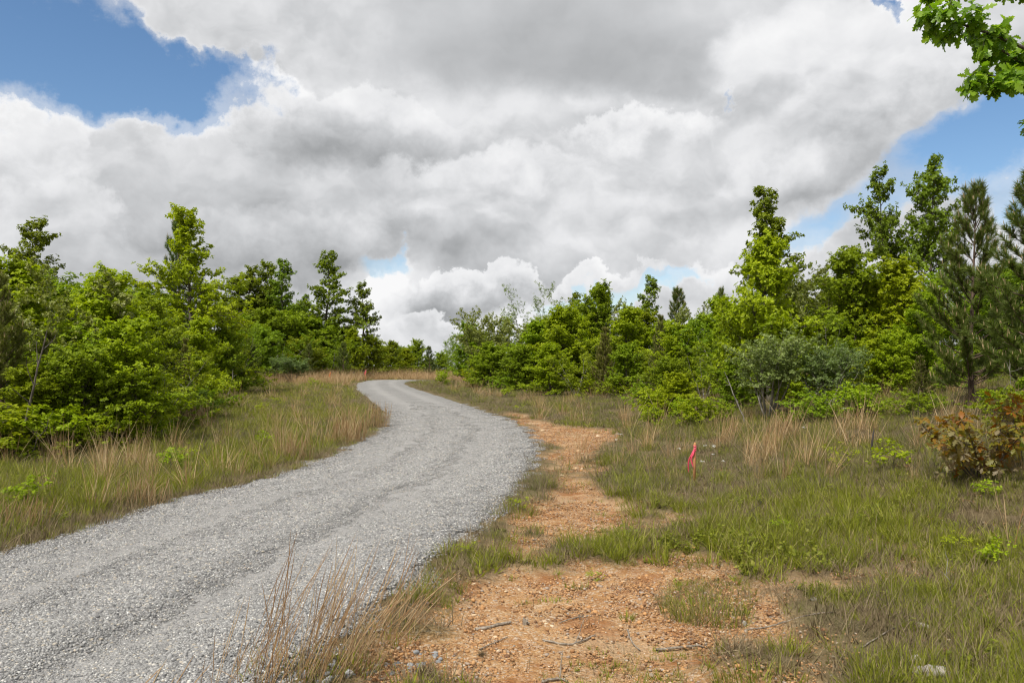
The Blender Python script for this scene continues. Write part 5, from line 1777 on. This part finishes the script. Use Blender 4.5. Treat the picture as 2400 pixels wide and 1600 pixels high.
sp_ = Soup()
V, Q, r = blades(77, 240, 0.055, (0.05, 0.12), 0.004, 0.9, 1.6, None)
sp_.add(V, Q, rnd=r * 0.5)
tag(obj('root_tuft', sp_.mesh('root_tuft', M_LITTER), None, (x, y, z)), 'uprooted brown grass tuft on the earth by the gravel', 'tuft')
for i, (px, py, lab) in enumerate([(1130, 1512, 'small dark dried tuft in the middle left of the bare earth'), (960, 1475, 'dark matted tuft at the gravel edge by the bent clump')]):
    x, y, z = spot(px, py)
    sp_ = Soup()
    V, Q, r = blades(80 + i, 90, 0.025 + 0.03 * i, (0.02, 0.06), 0.003, 0.9, 1.6, None)
    sp_.add(V, Q, rnd=r * 0.4)
    tag(obj('root_tuft', sp_.mesh('root_tuft', M_LITTER), None, (x, y, z)), lab, 'tuft')

# ---- dark burnt snag and grey tree guard on the right
x, y, z = spot(2040, 1075)
s_ = Soup(); R = np.random.default_rng(60)
s_.tube(bend_path((0, 0, -0.05), (0.18, 0, 1), 0.50, 5, R, 0.05), [0.014, 0.013, 0.013, 0.016, 0.014, 0.004], 6)
tag(obj('snag', s_.mesh('snag', bark_mat('charred_wood', (0.025, 0.022, 0.02), (0.07, 0.06, 0.05)), True), None, (x, y, z)), 'dark dead snag in the weeds left of the red sapling', 'snag')
x, y, z = spot(1556, 915)
s_ = Soup()
s_.tube([(0, 0, -0.1), (0, 0, 0.5), (0, 0, 1.25), (0, 0, 1.30), (0, 0, 1.29)], [0.06, 0.06, 0.06, 0.063, 0.045], 12)
tag(obj('tree_guard', s_.mesh('tree_guard', plain_mat('guard_plastic', (0.42, 0.44, 0.44), 0.5)), None, (x, y, z)), 'pale grey plastic tree guard at the edge of the right thicket', 'tree guard')

# ---- bare stems and a leaning dead trunk at the edge of the thickets
def bare_stem(px, py, d, top_px, top_py, r, label, seed, name='bare_stem'):
    R = np.random.default_rng(seed)
    v = px_dir(px, py); x = v[0] / v[1] * d
    z = gz_at(x, d)
    w = px_dir(top_px, top_py)
    top = np.array([w[0] / w[1] * d - x, 0.1 * R.normal(), CAM_Z + w[2] / w[1] * d - z])
    n = 8
    t = np.linspace(0, 1, n)[:, None]
    p_ = t * top + np.concatenate([np.zeros((1, 3)), R.normal(0, 0.018, (n - 2, 3)), np.zeros((1, 3))])
    p_[0, 2] = -0.1
    s_ = Soup(); s_.tube(p_, r * (1 - 0.75 * t[:, 0]), 6)
    for k_ in range(5):
        q = int(R.integers(2, n - 1))
        s_.tube(bend_path(p_[q], unit(top) + R.normal(0, 0.8, 3), 0.25 * np.linalg.norm(top) * R.uniform(0.4, 1), 4, R, 0.12, 0.03), np.linspace(r * 0.4, r * 0.1, 5), 4)
    return tag(obj(name, s_.mesh(name, M_BARK if seed % 2 else M_BARKG, True), None, (x, d, z)), label, 'dead wood', 'bare stems at the thicket edge')


bare_stem(38, 1000, 14.9, 108, 775, 0.035, 'leaning bare dead trunk at the left edge of the thicket', 1, 'dead_trunk')
bare_stem(305, 1020, 16.6, 308, 925, 0.02, 'short reddish dead stem under the bright broad oak', 3)
bare_stem(345, 1010, 17.6, 355, 920, 0.016, 'thin grey stem right of the short reddish one', 2)
bare_stem(380, 1000, 18.8, 372, 915, 0.016, 'thin grey stem at the end of the near left thicket', 4)
bare_stem(60, 1045, 14.4, 130, 965, 0.012, 'dry forked stem in the weeds at far left', 5)
bare_stem(1745, 990, 19.4, 1700, 870, 0.02, 'pale bare stem leaning left under the grey shrub', 6)
bare_stem(1935, 985, 18.9, 1970, 880, 0.018, 'grey dead stems between the two grey shrubs', 8)
bare_stem(2150, 985, 16.2, 2155, 905, 0.014, 'short brown dead stem by the small pine seedling', 7)
bare_stem(2385, 960, 13.6, 2350, 850, 0.012, 'dry twiggy stem under the pine at the right edge', 10)
bare_stem(1765, 1240, 8.2, 1772, 1150, 0.005, 'thin dark weed stalk beside the bare earth', 9)
bare_stem(2225, 1400, 5.9, 2215, 1290, 0.004, 'thin grey weed stalk in the near right grass', 12)
bare_stem(535, 935, 38, 545, 865, 0.03, 'pale dead stem before the dark bushy pine', 14)
